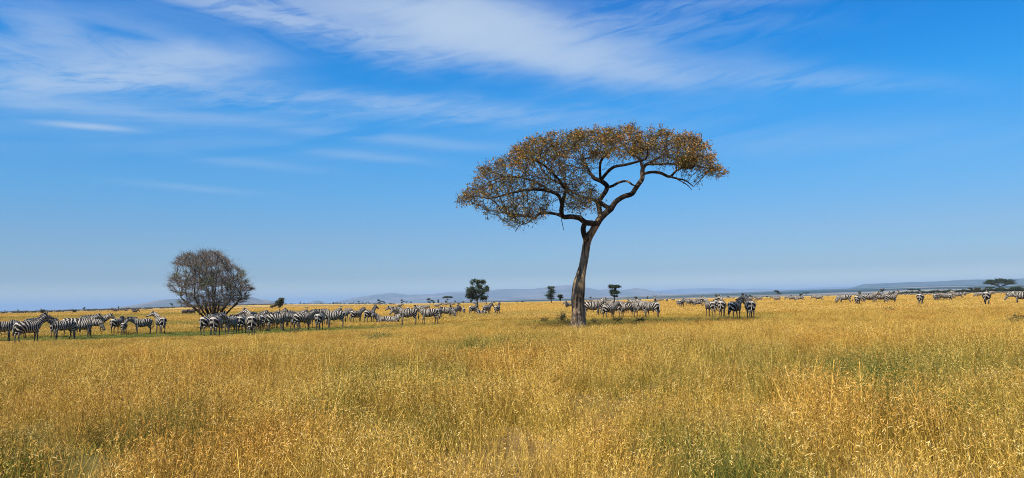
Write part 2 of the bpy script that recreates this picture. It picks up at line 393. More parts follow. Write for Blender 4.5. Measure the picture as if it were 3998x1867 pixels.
POSES = {  # neck pitch, neck yaw, head pitch, head yaw, leg swings (fl, fr, hl, hr), tail swing
    'alert': (50, 0, -22, 0, (0, .04, -.05, .06), 0), 'lookleft': (42, 38, -25, 38, (.02, -.02, 0, .05), .1),
    'lookright': (42, -38, -25, -38, (0, .05, .03, -.04), -.1), 'forward': (29, 0, -38, 0, (.10, -.08, -.10, .10), .15),
    'relaxed': (17, 8, -50, 0, (0, .03, .04, -.03), 0), 'relaxed_turned': (24, -26, -45, -20, (.05, -.02, 0, .04), -.15),
    'lowered': (-8, 5, -58, 0, (.06, -.05, -.04, .05), .25), 'grazing': (-52, 0, -62, 0, (.16, -.10, .0, .08), .1),
    'grazing_turned': (-46, 24, -60, 10, (.12, -.06, .05, -.05), -.2), 'walking': (38, 0, -35, 0, (.24, -.20, -.26, .20), .3),
    'lying': (44, 15, -30, 20, None, 0)}
HH = 1.0
def make_body(pose, gnu=False):
    npitch, nyaw, hpitch, hyaw, legs, tsw = POSES[pose]
    lie = legs is None; dz = -.60 if lie else 0.0
    X = Vector
    prof = [(-.74, 1.05, .07, .10), (-.68, 1.04, .20, .22), (-.55, 1.035, .29, .285), (-.36, 1.01, .325, .32), (-.12, .965, .345, .345), (.12, .945, .34, .35),
            (.34, .975, .30, .335), (.50, 1.02, .24, .30), (.62, 1.05, .17, .23), (.70, 1.06, .07, .12)]
    if gnu: prof = [(x, z + (.10 * max(0, x + .1)), w_ * .9, hh * (1 + .18 * max(0, x))) for x, z, w_, hh in prof]
    rings = [(X((x, 0, z + dz)), X((0, w_, 0)), X((0, 0, hh))) for x, z, w_, hh in prof]
    V, F = loft(rings, 18)
    def add(VF):
        n = len(V); V.extend(VF[0]); F.extend([[i + n for i in f] for f in VF[1]])
    # neck
    p0 = X((.46, 0, 1.10 + dz)); L = .74 if not gnu else .55
    dirv = lambda pit, yaw: X((math.cos(R(pit)) * math.cos(R(yaw)), math.cos(R(pit)) * math.sin(R(yaw)), math.sin(R(pit))))
    d0 = dirv(npitch * .8, nyaw * .35); d1 = dirv(npitch, nyaw); d2 = dirv(npitch - 6, nyaw * 1.3)
    q1 = p0 + d0 * L * .36; q2 = q1 + d1 * L * .34; q3 = q2 + d2 * L * .30
    neck = catmull([p0, q1, q2, q3], 4)
    nr = [(.15 - .07 * t, .265 - .145 * t) for t in np.linspace(0, 1, len(neck))]
    add(tube(neck, nr, 14))
    # head
    dh = dirv(hpitch, nyaw * 1.3 + hyaw); up = dh.cross(X((0, 1, 0)) if abs(dh.y) < .9 else X((1, 0, 0))); up = -up if up.z < 0 else up; up.normalize()
    hl = .56 if not gnu else .62
    hp = [q3 - dh * .10 + up * .02, q3 + dh * .02, q3 + dh * .16, q3 + dh * (hl * .5), q3 + dh * (hl * .72), q3 + dh * (hl * .88), q3 + dh * (hl * .95)]
    hr = [(.055, .07), (.095, .125), (.10, .135), (.075, .105), (.058, .078), (.06, .068), (.03, .04)]
    add(tube(hp, hr, 14))
    side = dh.cross(up).normalized()
    for s in (-1, 1):
        b = q3 + up * .085 + side * s * .065 - dh * .03
        e = (up * .85 + side * s * .42 - dh * .25).normalized()
        if gnu: e = (side * s).normalized()
        add(tube([b, b + e * .05, b + e * .11, b + e * .17, b + e * .20], [.022, .036, .038, .026, .012], 8))
    # legs
    skel = []
    if not lie:
        for k, (x, y, sw) in enumerate([(.43, .125, legs[0]), (.43, -.125, legs[1]), (-.53, .13, legs[2]), (-.53, -.13, legs[3])]):
            if k < 2:
                pts = [X((x, y * .9, 1.02)), X((x + .02, y, .78)), X((x + .02 + sw * .3, y, .60)), X((x + .03 + sw * .6, y, .43)), X((x + .02 + sw * .8, y, .24)), X((x + .02 + sw, y, .10)), X((x + .05 + sw, y, .03)), X((x + .06 + sw, y, 0.0))]
                rad_ = [(.09, .15), (.075, .11), (.05, .062), (.042, .048), (.029, .032), (.034, .04), (.042, .048), (.046, .055)]
            else:
                pts = [X((x + .02, y * .8, 1.05)), X((x + .03, y, .82)), X((x + .02 + sw * .3, y, .66)), X((x - .09 + sw * .6, y, .50)), X((x - .08 + sw * .8, y, .30)), X((x - .06 + sw, y, .11)), X((x - .02 + sw, y, .03)), X((x - .01 + sw, y, 0.0))]
                rad_ = [(.13, .20), (.125, .19), (.075, .115), (.045, .058), (.031, .036), (.036, .042), (.043, .048), (.046, .055)]
            add(tube(pts, rad_, 10)); skel.append(pts)
    else:
        for (x, y) in [(.40, .16), (.40, -.16), (-.38, .22), (-.38, -.22)]:
            f = 1 if x > 0 else 1
            add(tube([X((x, y, .40)), X((x + .22 * f, y * 1.25, .16)), X((x + .10, y * 1.4, .07)), X((x - .22, y * 1.45, .05))], [(.10, .14), (.06, .07), (.04, .045), (.035, .04)], 10))
    me = remeshed(V, F, .021 if not gnu else .03, 3)
    n = len(me.vertices); co = np.empty(n * 3, np.float32); me.vertices.foreach_get('co', co); co = co.reshape(-1, 3).astype(float)
    x, y, z = co[:, 0], co[:, 1], co[:, 2] - dz
    lam = .114
    # body: upright bands forward of the flank, fanning round to level bands on the haunch
    th = np.arctan2(-(x + .02), np.maximum(z - .50, .02)); th = np.clip(th, 0, math.pi / 2)
    body = np.where(x > -.02, x / lam, -th * 3.7)
    low = np.where(x < -.25, np.maximum(0, .60 - z) / .08, 0.0)
    low = low + np.where(x > .22, np.maximum(0, .76 - z) / .08 * np.clip((x - .22) / .1, 0, 1), 0.0)
    phase = body - low
    # neck and head
    path = neck + [q3 + dh * .25, q3 + dh * .5]
    acc_ = [0.0]
    for a, b in zip(path[:-1], path[1:]): acc_.append(acc_[-1] + (b - a).length)
    PA = np.array([tuple(p) for p in path]); best = np.full(n, 9.9); sv = np.zeros(n); rr_ = np.zeros(n)
    for i in range(len(path) - 1):
        a, b = PA[i], PA[i + 1]; ab = b - a; t = np.clip(((co - a) @ ab) / (ab @ ab), 0, 1); dd = np.linalg.norm(co - (a + t[:, None] * ab), axis=1)
        tt = acc_[i] + t * np.linalg.norm(ab); sc_ = .265 - .14 * min(1, acc_[i] / L); q = dd / sc_
        better = q < best; best[better] = q[better]; sv[better] = tt[better]
    nk = (best < 1.35) & (sv > .10) & (co[:, 0] > .40)
    head0 = acc_[len(neck) - 1]
    pn = (.50 / lam) + np.where(sv < head0, sv / .10, head0 / .10 + (sv - head0) / .07)
    phase = np.where(nk, pn, phase)
    dark = np.zeros(n)
    muz = np.array(tuple(q3 + dh * hl)); dark = np.maximum(dark, 1 - sst(np.linalg.norm(co - muz, axis=1), .10, .17))
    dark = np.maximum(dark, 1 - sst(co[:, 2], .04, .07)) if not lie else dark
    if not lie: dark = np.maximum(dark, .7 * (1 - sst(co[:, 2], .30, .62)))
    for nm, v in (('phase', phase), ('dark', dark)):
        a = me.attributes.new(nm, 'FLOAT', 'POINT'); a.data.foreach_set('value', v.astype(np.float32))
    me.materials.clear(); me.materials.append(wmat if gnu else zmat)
    me.polygons.foreach_set('use_smooth', np.ones(len(me.polygons), dtype=bool)); me.name = 'body'
    # mane: a stiff crest along the top of the neck
    V2, F2, P2, D2 = [], [], [], []
    top = [p for p in neck] + [q3 + dh * .04]
    for i, p in enumerate(top):
        t = i / (len(top) - 1); d = (top[min(i + 1, len(top) - 1)] - top[max(0, i - 1)]).normalized()
        sd = X((0, 0, 1)).cross(d); sd = sd.normalized() if sd.length > .05 else X((0, 1, 0)); u = d.cross(sd).normalized()
        rh = .265 - .145 * min(t, 1); hgt = (.10 if .1 < t < .95 else .04)
        b = p + u * (rh - .03); e = p + u * (rh + hgt)
        for q, wd, dkk in ((b - sd * .022, 0, 0), (p + u * (rh + hgt * .6) - sd * .020, 0, 0), (e, 0, 1), (p + u * (rh + hgt * .6) + sd * .020, 0, 0), (b + sd * .022, 0, 0)):
            V2.append(tuple(q)); P2.append(.5 / lam + (acc_[min(i, len(acc_) - 1)]) / .10); D2.append(dkk)
    for i in range(len(top) - 1):
        for k in range(4): F2.append([i * 5 + k, i * 5 + k + 1, (i + 1) * 5 + k + 1, (i + 1) * 5 + k])
    F2.append([0, 1, 2, 3, 4]); F2.append([(len(top) - 1) * 5 + k for k in (4, 3, 2, 1, 0)])
    if gnu: D2 = [1] * len(D2)
    mane = make_mesh('mane', V2, F2, [mmat], {'phase': P2, 'dark': D2})
    # tail
    b = X((-.72, 0, 1.16 + dz)); zz = .12 if lie else .42
    tp = catmull([b, X((-.80, tsw * .1, 1.08 + dz)), X((-.83 - abs(tsw) * .1, tsw * .3, .86 + dz)), X((-.82 - abs(tsw) * .2, tsw * .55, .66 + dz * .8)), X((-.81 - abs(tsw) * .25, tsw * .7, zz))], 3)
    tr = np.interp(np.linspace(0, 1, len(tp)), [0, .3, .55, .7, .88, 1], [.035, .025, .022, .045, .04, .008])
    TV, TF = tube(tp, list(tr), 8); tz = np.array([v.z for v in TV]) - dz
    tail = make_mesh('tail', [tuple(v) for v in TV], TF, [mmat], {'phase': tz / .06, 'dark': 1 - sst(tz, .62 + 0 * tz, .75)}, smooth=True)
    return me, mane, tail
LIB = {}
def lib(pose):
    if pose not in LIB: LIB[pose] = make_body(pose)
    return LIB[pose]
def face(px, py, heading):
    p = on_ground(px, py); p.z = float(ground_z(p.x, p.y)); return p, R(heading) - math.atan2(p.x, p.y)
def zebra(px, py, heading, pose, scale, label, group='zebras of the herd', parts=True):
    p, rz = face(px, py, heading); body, mane, tail = lib(pose)
    s = scale * (.97 + .06 * random.random())
    if parts:
        e = bpy.data.objects.new('zebra', None); COL.objects.link(e); e.empty_display_size = .3
        e.location = p; e.rotation_euler = (0, 0, rz); e.scale = (s, s, s)
        link('body', body, e); link('mane', mane, e); link('tail', tail, e)
    else:
        e = link('zebra', body); e.location = p; e.rotation_euler = (0, 0, rz); e.scale = (s, s, s)
    tag(e, label, 'zebra', group); return e
random.seed(5)
# ------------------------------------------------------------------ trees
bark, h, o = mat('furrowed_bark')
OC = h.new('ShaderNodeTexCoord').outputs['Object']; ox, oy, oz = h.xyz(OC)[:3]
vec = h.comb(h.m('MULTIPLY', ox, 7.0), h.m('MULTIPLY', oy, 7.0), h.m('MULTIPLY', oz, 1.3))
fur = h.noise(vec, 1.0, 6, .62, .8); big = h.noise(OC, .9, 3, .5); fin = h.noise(OC, 14, 4, .7)
bc = h.mix(h.ss(fur, .38, .60), (.045, .031, .020), (.34, .235, .135))
bc = h.mix(h.m('MULTIPLY', h.ss(big, .45, .6), .5), bc, (.40, .28, .155))
bc = h.mix(h.m('MULTIPLY', h.ss(fin, .5, .7), .4), bc, (.09, .065, .045))
surf(h, o, bc, .95, .1, bump=fur, bstr=1.0, bdist=.08)
limb_bark, h, o = mat('limb_bark')
OC = h.new('ShaderNodeTexCoord').outputs['Object']
fu = h.noise(OC, 3.2, 5, .65)
surf(h, o, h.mix(h.ss(fu, .52, .68), (.026, .019, .014), (.25, .175, .105)), .95, .1, bump=fu, bstr=.8, bdist=.05)
twigm, h, o = mat('dark_twigs')
OC = h.new('ShaderNodeTexCoord').outputs['Object']
surf(h, o, h.mix(h.ss(h.noise(OC, 3, 3), .4, .65), (.030, .022, .015), (.12, .085, .052)), .9, .1)
greytwig, h, o = mat('grey_twigs')
OC = h.new('ShaderNodeTexCoord').outputs['Object']
surf(h, o, h.mix(h.ss(h.noise(OC, 2.2, 4, .6), .38, .62), (.040, .031, .023), (.27, .21, .155)), .9, .1)
def leaf_mat(name, stops, transl=.25):
    m_, h, o = mat(name); r_ = h.attr('rnd').outputs['Fac']
    surf(h, o, h.ramp(r_, stops, 'LINEAR'), .7, .25, transl=transl); return m_
leaf_main = leaf_mat('orange_olive_leaves', [(0, (.030, .036, .008)), (.28, (.10, .10, .018)), (.48, (.23, .185, .03)), (.66, (.42, .21, .035)), (.85, (.68, .26, .055)), (1, (.80, .42, .16))])
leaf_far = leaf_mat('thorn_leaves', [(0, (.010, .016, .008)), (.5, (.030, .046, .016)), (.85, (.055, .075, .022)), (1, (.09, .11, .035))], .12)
leaf_pale = leaf_mat('pale_green_leaves', [(0, (.05, .07, .03)), (.6, (.14, .19, .05)), (1, (.28, .36, .10))])
leaf_olive = leaf_mat('olive_leaves', [(0, (.02, .026, .012)), (.5, (.065, .075, .028)), (1, (.15, .14, .05))], .15)

def tubes(chains, seg_min=3, seg_max=10):
    """chains: list of (points Nx3, radii N) -> one vertex / quad array"""
    VS, FS, n0 = [], [], 0
    for P_, r_ in chains:
        P_ = np.asarray(P_, float); r_ = np.asarray(r_, float); n = len(P_)
        if n < 2: continue
        k = int(np.clip(3 + r_.max() / .03, seg_min, seg_max))
        d = np.gradient(P_, axis=0); d /= np.linalg.norm(d, axis=1)[:, None] + 1e-9
        ref = np.zeros(3); ref[np.argmin(np.abs(d.sum(0)))] = 1.0
        if n <= 4: a = np.cross(d, ref[None]); a /= np.linalg.norm(a, axis=1)[:, None] + 1e-9
        else:
            a = np.empty_like(d); v = np.cross(d[0], ref); v /= np.linalg.norm(v)
            for q in range(n):
                v = v - d[q] * (v @ d[q]); v /= math.sqrt(v @ v) + 1e-9; a[q] = v
        b = np.cross(d, a)
        t = np.arange(k) * 2 * np.pi / k
        V = P_[:, None] + r_[:, None, None] * (a[:, None] * np.cos(t)[None, :, None] + b[:, None] * np.sin(t)[None, :, None])
        VS.append(V.reshape(-1, 3)); i = np.arange(n - 1)[:, None] * k + np.arange(k)[None]; j = np.arange(n - 1)[:, None] * k + (np.arange(k)[None] + 1) % k
        FS.append(np.stack([i, j, j + k, i + k], -1).reshape(-1, 4) + n0); n0 += n * k
    return np.vstack(VS), np.vstack(FS)
def cards(C, size, rs, aspect=.55, droop=None):
    """one bent leaf (two triangles as a quad) per centre"""
    n = len(C); u = rs.normal(size=(n, 3)); u /= np.linalg.norm(u, axis=1)[:, None]
    w_ = np.cross(u, rs.normal(size=(n, 3))); w_ /= np.linalg.norm(w_, axis=1)[:, None]
    s_ = (size * (.6 + .8 * rs.rand(n)))[:, None]
    q = np.stack([C - u * s_ * .5, C + w_ * s_ * aspect * .5, C + u * s_ * .5, C - w_ * s_ * aspect * .5], 1).reshape(-1, 3)
    return q, np.arange(4 * n).reshape(n, 4)
def colonize(nodes, parent, A, step, kill, infl, iters, jit=.12, rs=None, down=0.0):
    """space colonisation: grows nodes (list of Vector) toward attraction points A"""
    A = [Vector(a) for a in A]
    for it in range(iters):
        if not A: break
        kd = kdtree.KDTree(len(nodes))
        for i, p in enumerate(nodes): kd.insert(p, i)
        kd.balance(); pull = {}; keep = []
        for a in A:
            co, i, d = kd.find(a)
            if d < kill: continue
            keep.append(a)
            if d < infl:
                v = (a - nodes[i]).normalized()
                pull[i] = pull.get(i, Vector((0, 0, 0))) + v
        A = keep
        if not pull: break
        for i, v in pull.items():
            if v.length < 1e-4: continue
            v = v.normalized() + Vector(rs.normal(size=3)) * jit; v.normalize()
            nodes.append(nodes[i] + v * step); parent.append(i)
    return nodes, parent
def to_chains(nodes, parent, r_tip, expo, fixed=None, r_max=1e9):
    n = len(nodes); kids = [[] for _ in range(n)]
    for i, p in enumerate(parent):
        if p >= 0: kids[p].append(i)
    rad_ = np.zeros(n); order = sorted(range(n), key=lambda i: 0)
    acc_ = np.zeros(n)
    for i in range(n - 1, -1, -1):
        if not kids[i]: acc_[i] = r_tip ** expo
        if parent[i] >= 0: acc_[parent[i]] += acc_[i]
    rad_ = np.minimum(acc_ ** (1 / expo), r_max)
    if fixed:
        for i, r_ in fixed.items(): rad_[i] = r_
    chains = []
    starts = [(-1, i) for i in range(n) if parent[i] < 0]
    while starts:
        p, i = starts.pop(); c = [i] if p < 0 else [p, i]; rr0 = rad_[i]
        while kids[i]:
            ks = sorted(kids[i], key=lambda k: -rad_[k])
            for k in ks[1:]: starts.append((i, k))
            i = ks[0]; c.append(i)
        rr_ = [min(rad_[j], rad_[c[min(1, len(c) - 1)]] * 1.05 if (p >= 0 and q == 0) else 1e9) for q, j in enumerate(c)]
        chains.append((np.array([tuple(nodes[j]) for j in c]), np.array(rr_)))
    return chains, rad_, kids
def split_chains(ch, r_split):
    """thick run of each chain goes with the trunk, the thin rest with the twigs"""
    big_, thin = [], []
    for P_, r_ in ch:
        k = int(np.sum(r_ >= r_split))
        if k >= 2: big_.append((P_[:k + 1], r_[:k + 1]))
        if len(P_) - k >= 1:
            s_ = max(0, k - 1) if k else 0; thin.append((P_[s_:], r_[s_:]))
    return big_, [c for c in thin if len(c[0]) > 1]
def in_poly(poly, x, y):
    ins = np.zeros(len(x), bool); n = len(poly)
    for i in range(n):
        x1, y1 = poly[i]; x2, y2 = poly[(i + 1) % n]
        if y1 == y2: continue
        c = ((y1 > y) != (y2 > y)) & (x < (x2 - x1) * (y - y1) / (y2 - y1) + x1); ins ^= c
    return ins

# ---- the umbrella thorn
TREE = on_ground(2258, 1287); TD = TREE.y
rs = np.random.RandomState(4)
def limb(pts):
    """pts: px, py, radius px, depth offset (m) -> smooth world points + radii"""
    W_ = [at_depth(p[0], p[1], TD + p[3]) for p in pts]; rr_ = [p[2] / PF * (TD + p[3]) for p in pts]
    sm = catmull(W_, 4); t = np.linspace(0, len(pts) - 1, len(sm)); return sm, list(np.interp(t, range(len(pts)), rr_))
LIMBS = [
    [(2257, 1300, 33, 0), (2257, 1262, 27, 0), (2258, 1215, 24, .05), (2257, 1160, 24, .1), (2260, 1112, 23.5, .1), (2266, 1080, 19, .1), (2276, 1040, 16.5, .15), (2283, 1000, 16, .2), (2290, 955, 15.5, .2), (2297, 928, 17, .2), (2312, 905, 14, .1), (2328, 878, 14, 0), (2345, 852, 13.5, 0), (2368, 830, 12.5, .1), (2386, 815, 12.5, .2)],
    [(2290, 940, 12, .1), (2281, 918, 11, -.2), (2277, 893, 10.5, -.3), (2284, 872, 10, -.3)],
    [(2328, 878, 13, 0), (2310, 872, 12, -.2), (2284, 868, 11, -.4), (2262, 852, 10.5, -.7), (2230, 846, 10, -1.0), (2198, 846, 9.5, -1.3), (2192, 820, 9, -1.5), (2197, 790, 8, -1.6), (2204, 762, 7.5, -1.6), (2212, 735, 6, -1.5), (2206, 712, 4.5, -1.6)],
    [(2193, 800, 7, -1.5), (2182, 765, 7, -1.9), (2150, 748, 7, -2.4), (2100, 740, 6.5, -3.0), (2050, 742, 6, -3.4), (2005, 752, 5, -3.7), (1955, 765, 4, -3.9), (1900, 775, 3, -4.0)],
    [(2198, 846, 8, -1.3), (2172, 836, 6.5, -1.0), (2132, 832, 6, -.6), (2102, 838, 5.5, -.3), (2085, 852, 5, 0), (2062, 845, 4.5, .4), (2010, 838, 4, .9), (1960, 830, 3, 1.4)],
    [(2150, 748, 5, -2.4), (2110, 720, 4.5, -2.0), (2060, 700, 4, -1.4), (2010, 690, 3.5, -.8), (1960, 690, 3, -.2)],
    [(2206, 740, 6, -1.5), (2180, 700, 5, -2.2), (2130, 650, 4.5, -2.8), (2080, 620, 3.5, -3.2)],
    [(2330, 872, 11, .2), (2343, 850, 10, .6), (2340, 815, 10, .9), (2338, 788, 10, 1.1), (2350, 768, 9.5, 1.2), (2366, 745, 9.5, 1.2), (2369, 725, 9.5, 1.2), (2345, 706, 9, 1.3), (2320, 696, 8, 1.5), (2304, 674, 6, 1.8), (2290, 648, 5, 2.2), (2275, 615, 4, 2.6)],
    [(2338, 790, 7, 1.1), (2305, 776, 6, 1.6), (2270, 768, 5, 2.2), (2235, 750, 4.5, 2.9), (2195, 722, 4, 3.6), (2150, 700, 3, 4.2)],
    [(2386, 815, 10, .2), (2365, 806, 9, .6), (2345, 792, 9, 1.0)],
    [(2386, 815, 12, .2), (2405, 788, 10.5, .1), (2435, 768, 10, 0), (2466, 758, 10, 0), (2480, 738, 9.5, .1), (2494, 718, 9.5, .2), (2507, 698, 9, .3), (2508, 672, 9, .4), (2511, 655, 8.5, .4), (2524, 642, 6.5, .2), (2548, 630, 5, -.2), (2580, 612, 4, -.8)],
    [(2509, 660, 6.5, .4), (2504, 640, 6, .9), (2498, 622, 5.5, 1.3), (2478, 608, 5, 1.9), (2450, 598, 4, 2.5)],
    [(2369, 733, 6, 1.2), (2392, 726, 5.5, .8), (2418, 712, 5, .3), (2448, 708, 4.5, -.2), (2470, 722, 3.5, -.6), (2490, 728, 2.5, -.8)],
    [(2348, 702, 7, 1.2), (2372, 672, 6.5, .4), (2398, 652, 6, -.5), (2440, 644, 5.5, -1.2), (2480, 634, 5, -1.8), (2520, 622, 4, -2.6)],
    [(2345, 706, 6, 1.3), (2343, 640, 5.5, .2), (2365, 605, 5, -.6), (2400, 580, 4, -1.4)],
    [(2518, 678, 6.5, .4), (2545, 672, 6, .8), (2580, 676, 6, 1.3), (2615, 690, 5.5, 1.7), (2640, 668, 4, 2.0), (2680, 650, 3.5, 2.6), (2730, 645, 3, 3.2)],
    [(2615, 690, 4.5, 1.7), (2650, 699, 3.5, 1.6), (2678, 706, 2.8, 1.5), (2708, 730, 1.6, 1.4)],
    [(2640, 698, 2.5, 1.6), (2680, 720, 2, 1.6), (2702, 742, 1.0, 1.6)],
    [(2524, 642, 5.5, .2), (2580, 640, 5, -.9), (2640, 640, 4, -1.8), (2700, 645, 3, -2.6), (2750, 655, 2.4, -3.0)],
    [(2100, 838, 3, -.3), (2060, 870, 2.4, -.6), (2030, 880, 1.8, -.8), (2012, 905, 1.2, -.8)],
    [(2190, 850, 2, -1.3), (2201, 900, 1.2, -1.3)],
]
nodes, parent, fixed = [], [], {}
for li, L_ in enumerate(LIMBS):
    sm, rr_ = limb(L_)
    if li == 0: p = -1; st_ = 0
    else:
        p = min(range(len(nodes)), key=lambda i: (nodes[i] - sm[0]).length); st_ = 1
    for q in range(st_, len(sm)):
        # subdivide so that growth can start anywhere
        nodes.append(sm[q]); parent.append(p); fixed[len(nodes) - 1] = rr_[q]; p = len(nodes) - 1
POLY_L = [(1778, 768), (1800, 752), (1845, 735), (1850, 692), (1885, 650), (1930, 618), (1985, 608), (2010, 575), (2060, 548), (2110, 528), (2200, 512), (2300, 506), (2320, 560), (2300, 620), (2250, 650), (2320, 660), (2290, 690), (2330, 730), (2345, 790), (2300, 830), (2250, 838), (2205, 815), (2160, 812), (2105, 862), (2040, 885), (1975, 880), (1930, 860), (1880, 822), (1830, 805), (1790, 795)]
POLY_R = [(2280, 508), (2400, 500), (2500, 497), (2600, 506), (2680, 520), (2745, 548), (2782, 590), (2790, 625), (2838, 678), (2790, 690), (2740, 678), (2680, 655), (2620, 645), (2560, 650), (2500, 615), (2420, 610), (2340, 625), (2290, 640)]
def sample_crown(n):
    pts = []
    while len(pts) < n:
        xs = rs.uniform(1770, 2845, 4000); ys = rs.uniform(495, 905, 4000)
        ok = in_poly(POLY_L, xs, ys) | in_poly(POLY_R, xs, ys)
        # the layers of an umbrella thorn: most growth close under the top skin
        topy = np.interp(xs, [1778, 1850, 1930, 2010, 2110, 2250, 2400, 2600, 2745, 2790, 2838], [768, 692, 618, 575, 528, 508, 500, 505, 548, 620, 675])
        dp = ys - topy; ok &= rs.rand(4000) < np.where(dp < 110, 1.0, np.where(dp < 230, .55, .38))
        ok &= ~((xs > 2330) & (xs < 2500) & (ys > 640) & (rs.rand(4000) < .9))
        ok &= fbm(xs / 52.0 + 4, ys / 26.0 + (xs - 2300) ** 2 / 60000.0, 3) > .37
        for x, y in zip(xs[ok], ys[ok]):
            e = 1 - ((x - 2300) / 560) ** 2; D = 5.6 * math.sqrt(max(e, .03))
            dd_ = rs.uniform(-1, 1) * D; p = at_depth(x, y, TD + dd_)
            pts.append(p)
    return pts[:n]
A = sample_crown(5200)
nodes, parent = colonize(nodes, parent, A, .27, .30, 2.6, 70, .16, rs)
ch, rad_, kids = to_chains(nodes, parent, .0085, 2.2, fixed)
# limbs that the growth left as tips keep their drawn radius; fine twigs are added at every thin node
thin_nodes = [i for i in range(len(nodes)) if rad_[i] < .03 and i not in fixed]
NP = np.array([tuple(p) for p in nodes]); tw = []; tips = []
for i in thin_nodes:
    par = parent[i]; d = NP[i] - NP[par]; d /= np.linalg.norm(d) + 1e-9
    for k in range(rs.choice([2, 3, 4])):
        v = d * .5 + rs.normal(size=3) * .8 + np.array([0, 0, .18]); v /= np.linalg.norm(v); L_ = rs.uniform(.15, .42)
        m_ = NP[i] + v * L_ * .5 + rs.normal(size=3) * .03; e_ = NP[i] + v * L_ + rs.normal(size=3) * .05 + np.array([0, 0, -.02])
        tw.append((np.array([NP[i], m_, e_]), np.array([.008, .006, .0035]))); tips.append((m_, e_))
big_, thin = split_chains(ch, .045)
FORK = 44; c0 = big_[0]; big_ = [(c0[0][:FORK + 1], c0[1][:FORK + 1])] + [(c0[0][FORK:], c0[1][FORK:])] + big_[1:]
# the bole swells and flutes at the foot
tv, tf = tubes(big_[:1] if False else big_[:1], 6, 28); limbs_ = big_[1:]
ctr = np.array(tuple(TREE)); hh = tv[:, 2] - ctr[2]; aa = np.arctan2(tv[:, 1] - ctr[1], tv[:, 0] - ctr[0])
rdist = np.hypot(tv[:, 0] - ctr[0], tv[:, 1] - ctr[1])
foot = (hh < 4.0) & (rdist < 1.2)
flute = 1 + (.10 * np.sin(aa * 5 + hh * .9) + .06 * np.sin(aa * 9 - hh * 1.3)) * np.clip((4.0 - hh) / 2.0, 0, 1) + .35 * np.exp(-np.clip(hh, -.5, 9) / .22) * (1 + .5 * np.sin(aa * 4 + 1))
tv[foot, 0] = ctr[0] + (tv[foot, 0] - ctr[0]) * flute[foot]; tv[foot, 1] = ctr[1] + (tv[foot, 1] - ctr[1]) * flute[foot]
base = TREE.copy(); base.z = float(ground_z(base.x, base.y))
def tree_root(name, loc, label, cat='tree', group=None):
    e = bpy.data.objects.new(name, None); COL.objects.link(e); e.location = loc; tag(e, label, cat, group); return e
def child(name, parent_, V, F, mats, attrs=None, smooth=False):
    V = np.asarray(V) - np.array(tuple(parent_.location)); return link(name, make_mesh(name, V, F, mats, attrs, smooth), parent_)
main = tree_root('acacia_tree', base, 'tall flat-topped umbrella thorn tree with orange-tinged leaves, standing alone over grazing zebras')
child('trunk', main, tv, tf, [bark], smooth=True)
lv, lf = tubes(limbs_, 6, 16); child('limbs', main, lv, lf, [limb_bark], smooth=True)
v_, f_ = tubes(thin + tw, 3, 6); child('branches', main, v_, f_, [twigm], smooth=True)
T_ = np.array([t[1] for t in tips]); M_ = np.array([t[0] for t in tips])
keep = rs.rand(len(T_)) < .97
C = []; Rn = []
clump = fbm(T_[:, 0] * .75 + 50, T_[:, 2] * 1.5 + T_[:, 1] * .5 + 20, 3)
# leaf tint: sunlit look painted as brighter orange on top skin, olive further in
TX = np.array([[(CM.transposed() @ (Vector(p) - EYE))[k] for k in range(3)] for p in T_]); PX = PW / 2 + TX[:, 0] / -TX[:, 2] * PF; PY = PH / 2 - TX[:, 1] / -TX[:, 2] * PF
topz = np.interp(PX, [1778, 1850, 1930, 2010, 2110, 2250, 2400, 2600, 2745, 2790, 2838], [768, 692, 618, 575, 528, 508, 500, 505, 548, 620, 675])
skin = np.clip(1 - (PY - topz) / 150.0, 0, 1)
for k in range(len(T_)):
    n = rs.poisson(max(0.05, (2.6 + 4.6 * skin[k] ** .8) * np.clip(.25 + 5 * (clump[k] - .38), .12, 1.5))) if keep[k] else 0
    for _ in range(n):
        t = rs.rand() ** .6; C.append(M_[k] * (1 - t) + T_[k] * t + rs.normal(size=3) * .045)
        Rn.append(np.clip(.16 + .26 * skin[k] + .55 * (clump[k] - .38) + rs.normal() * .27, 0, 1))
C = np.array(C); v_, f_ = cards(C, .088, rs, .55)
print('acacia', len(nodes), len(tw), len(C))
child('crown', main, v_, f_, [leaf_main], {'rnd': np.repeat(Rn, 4)})

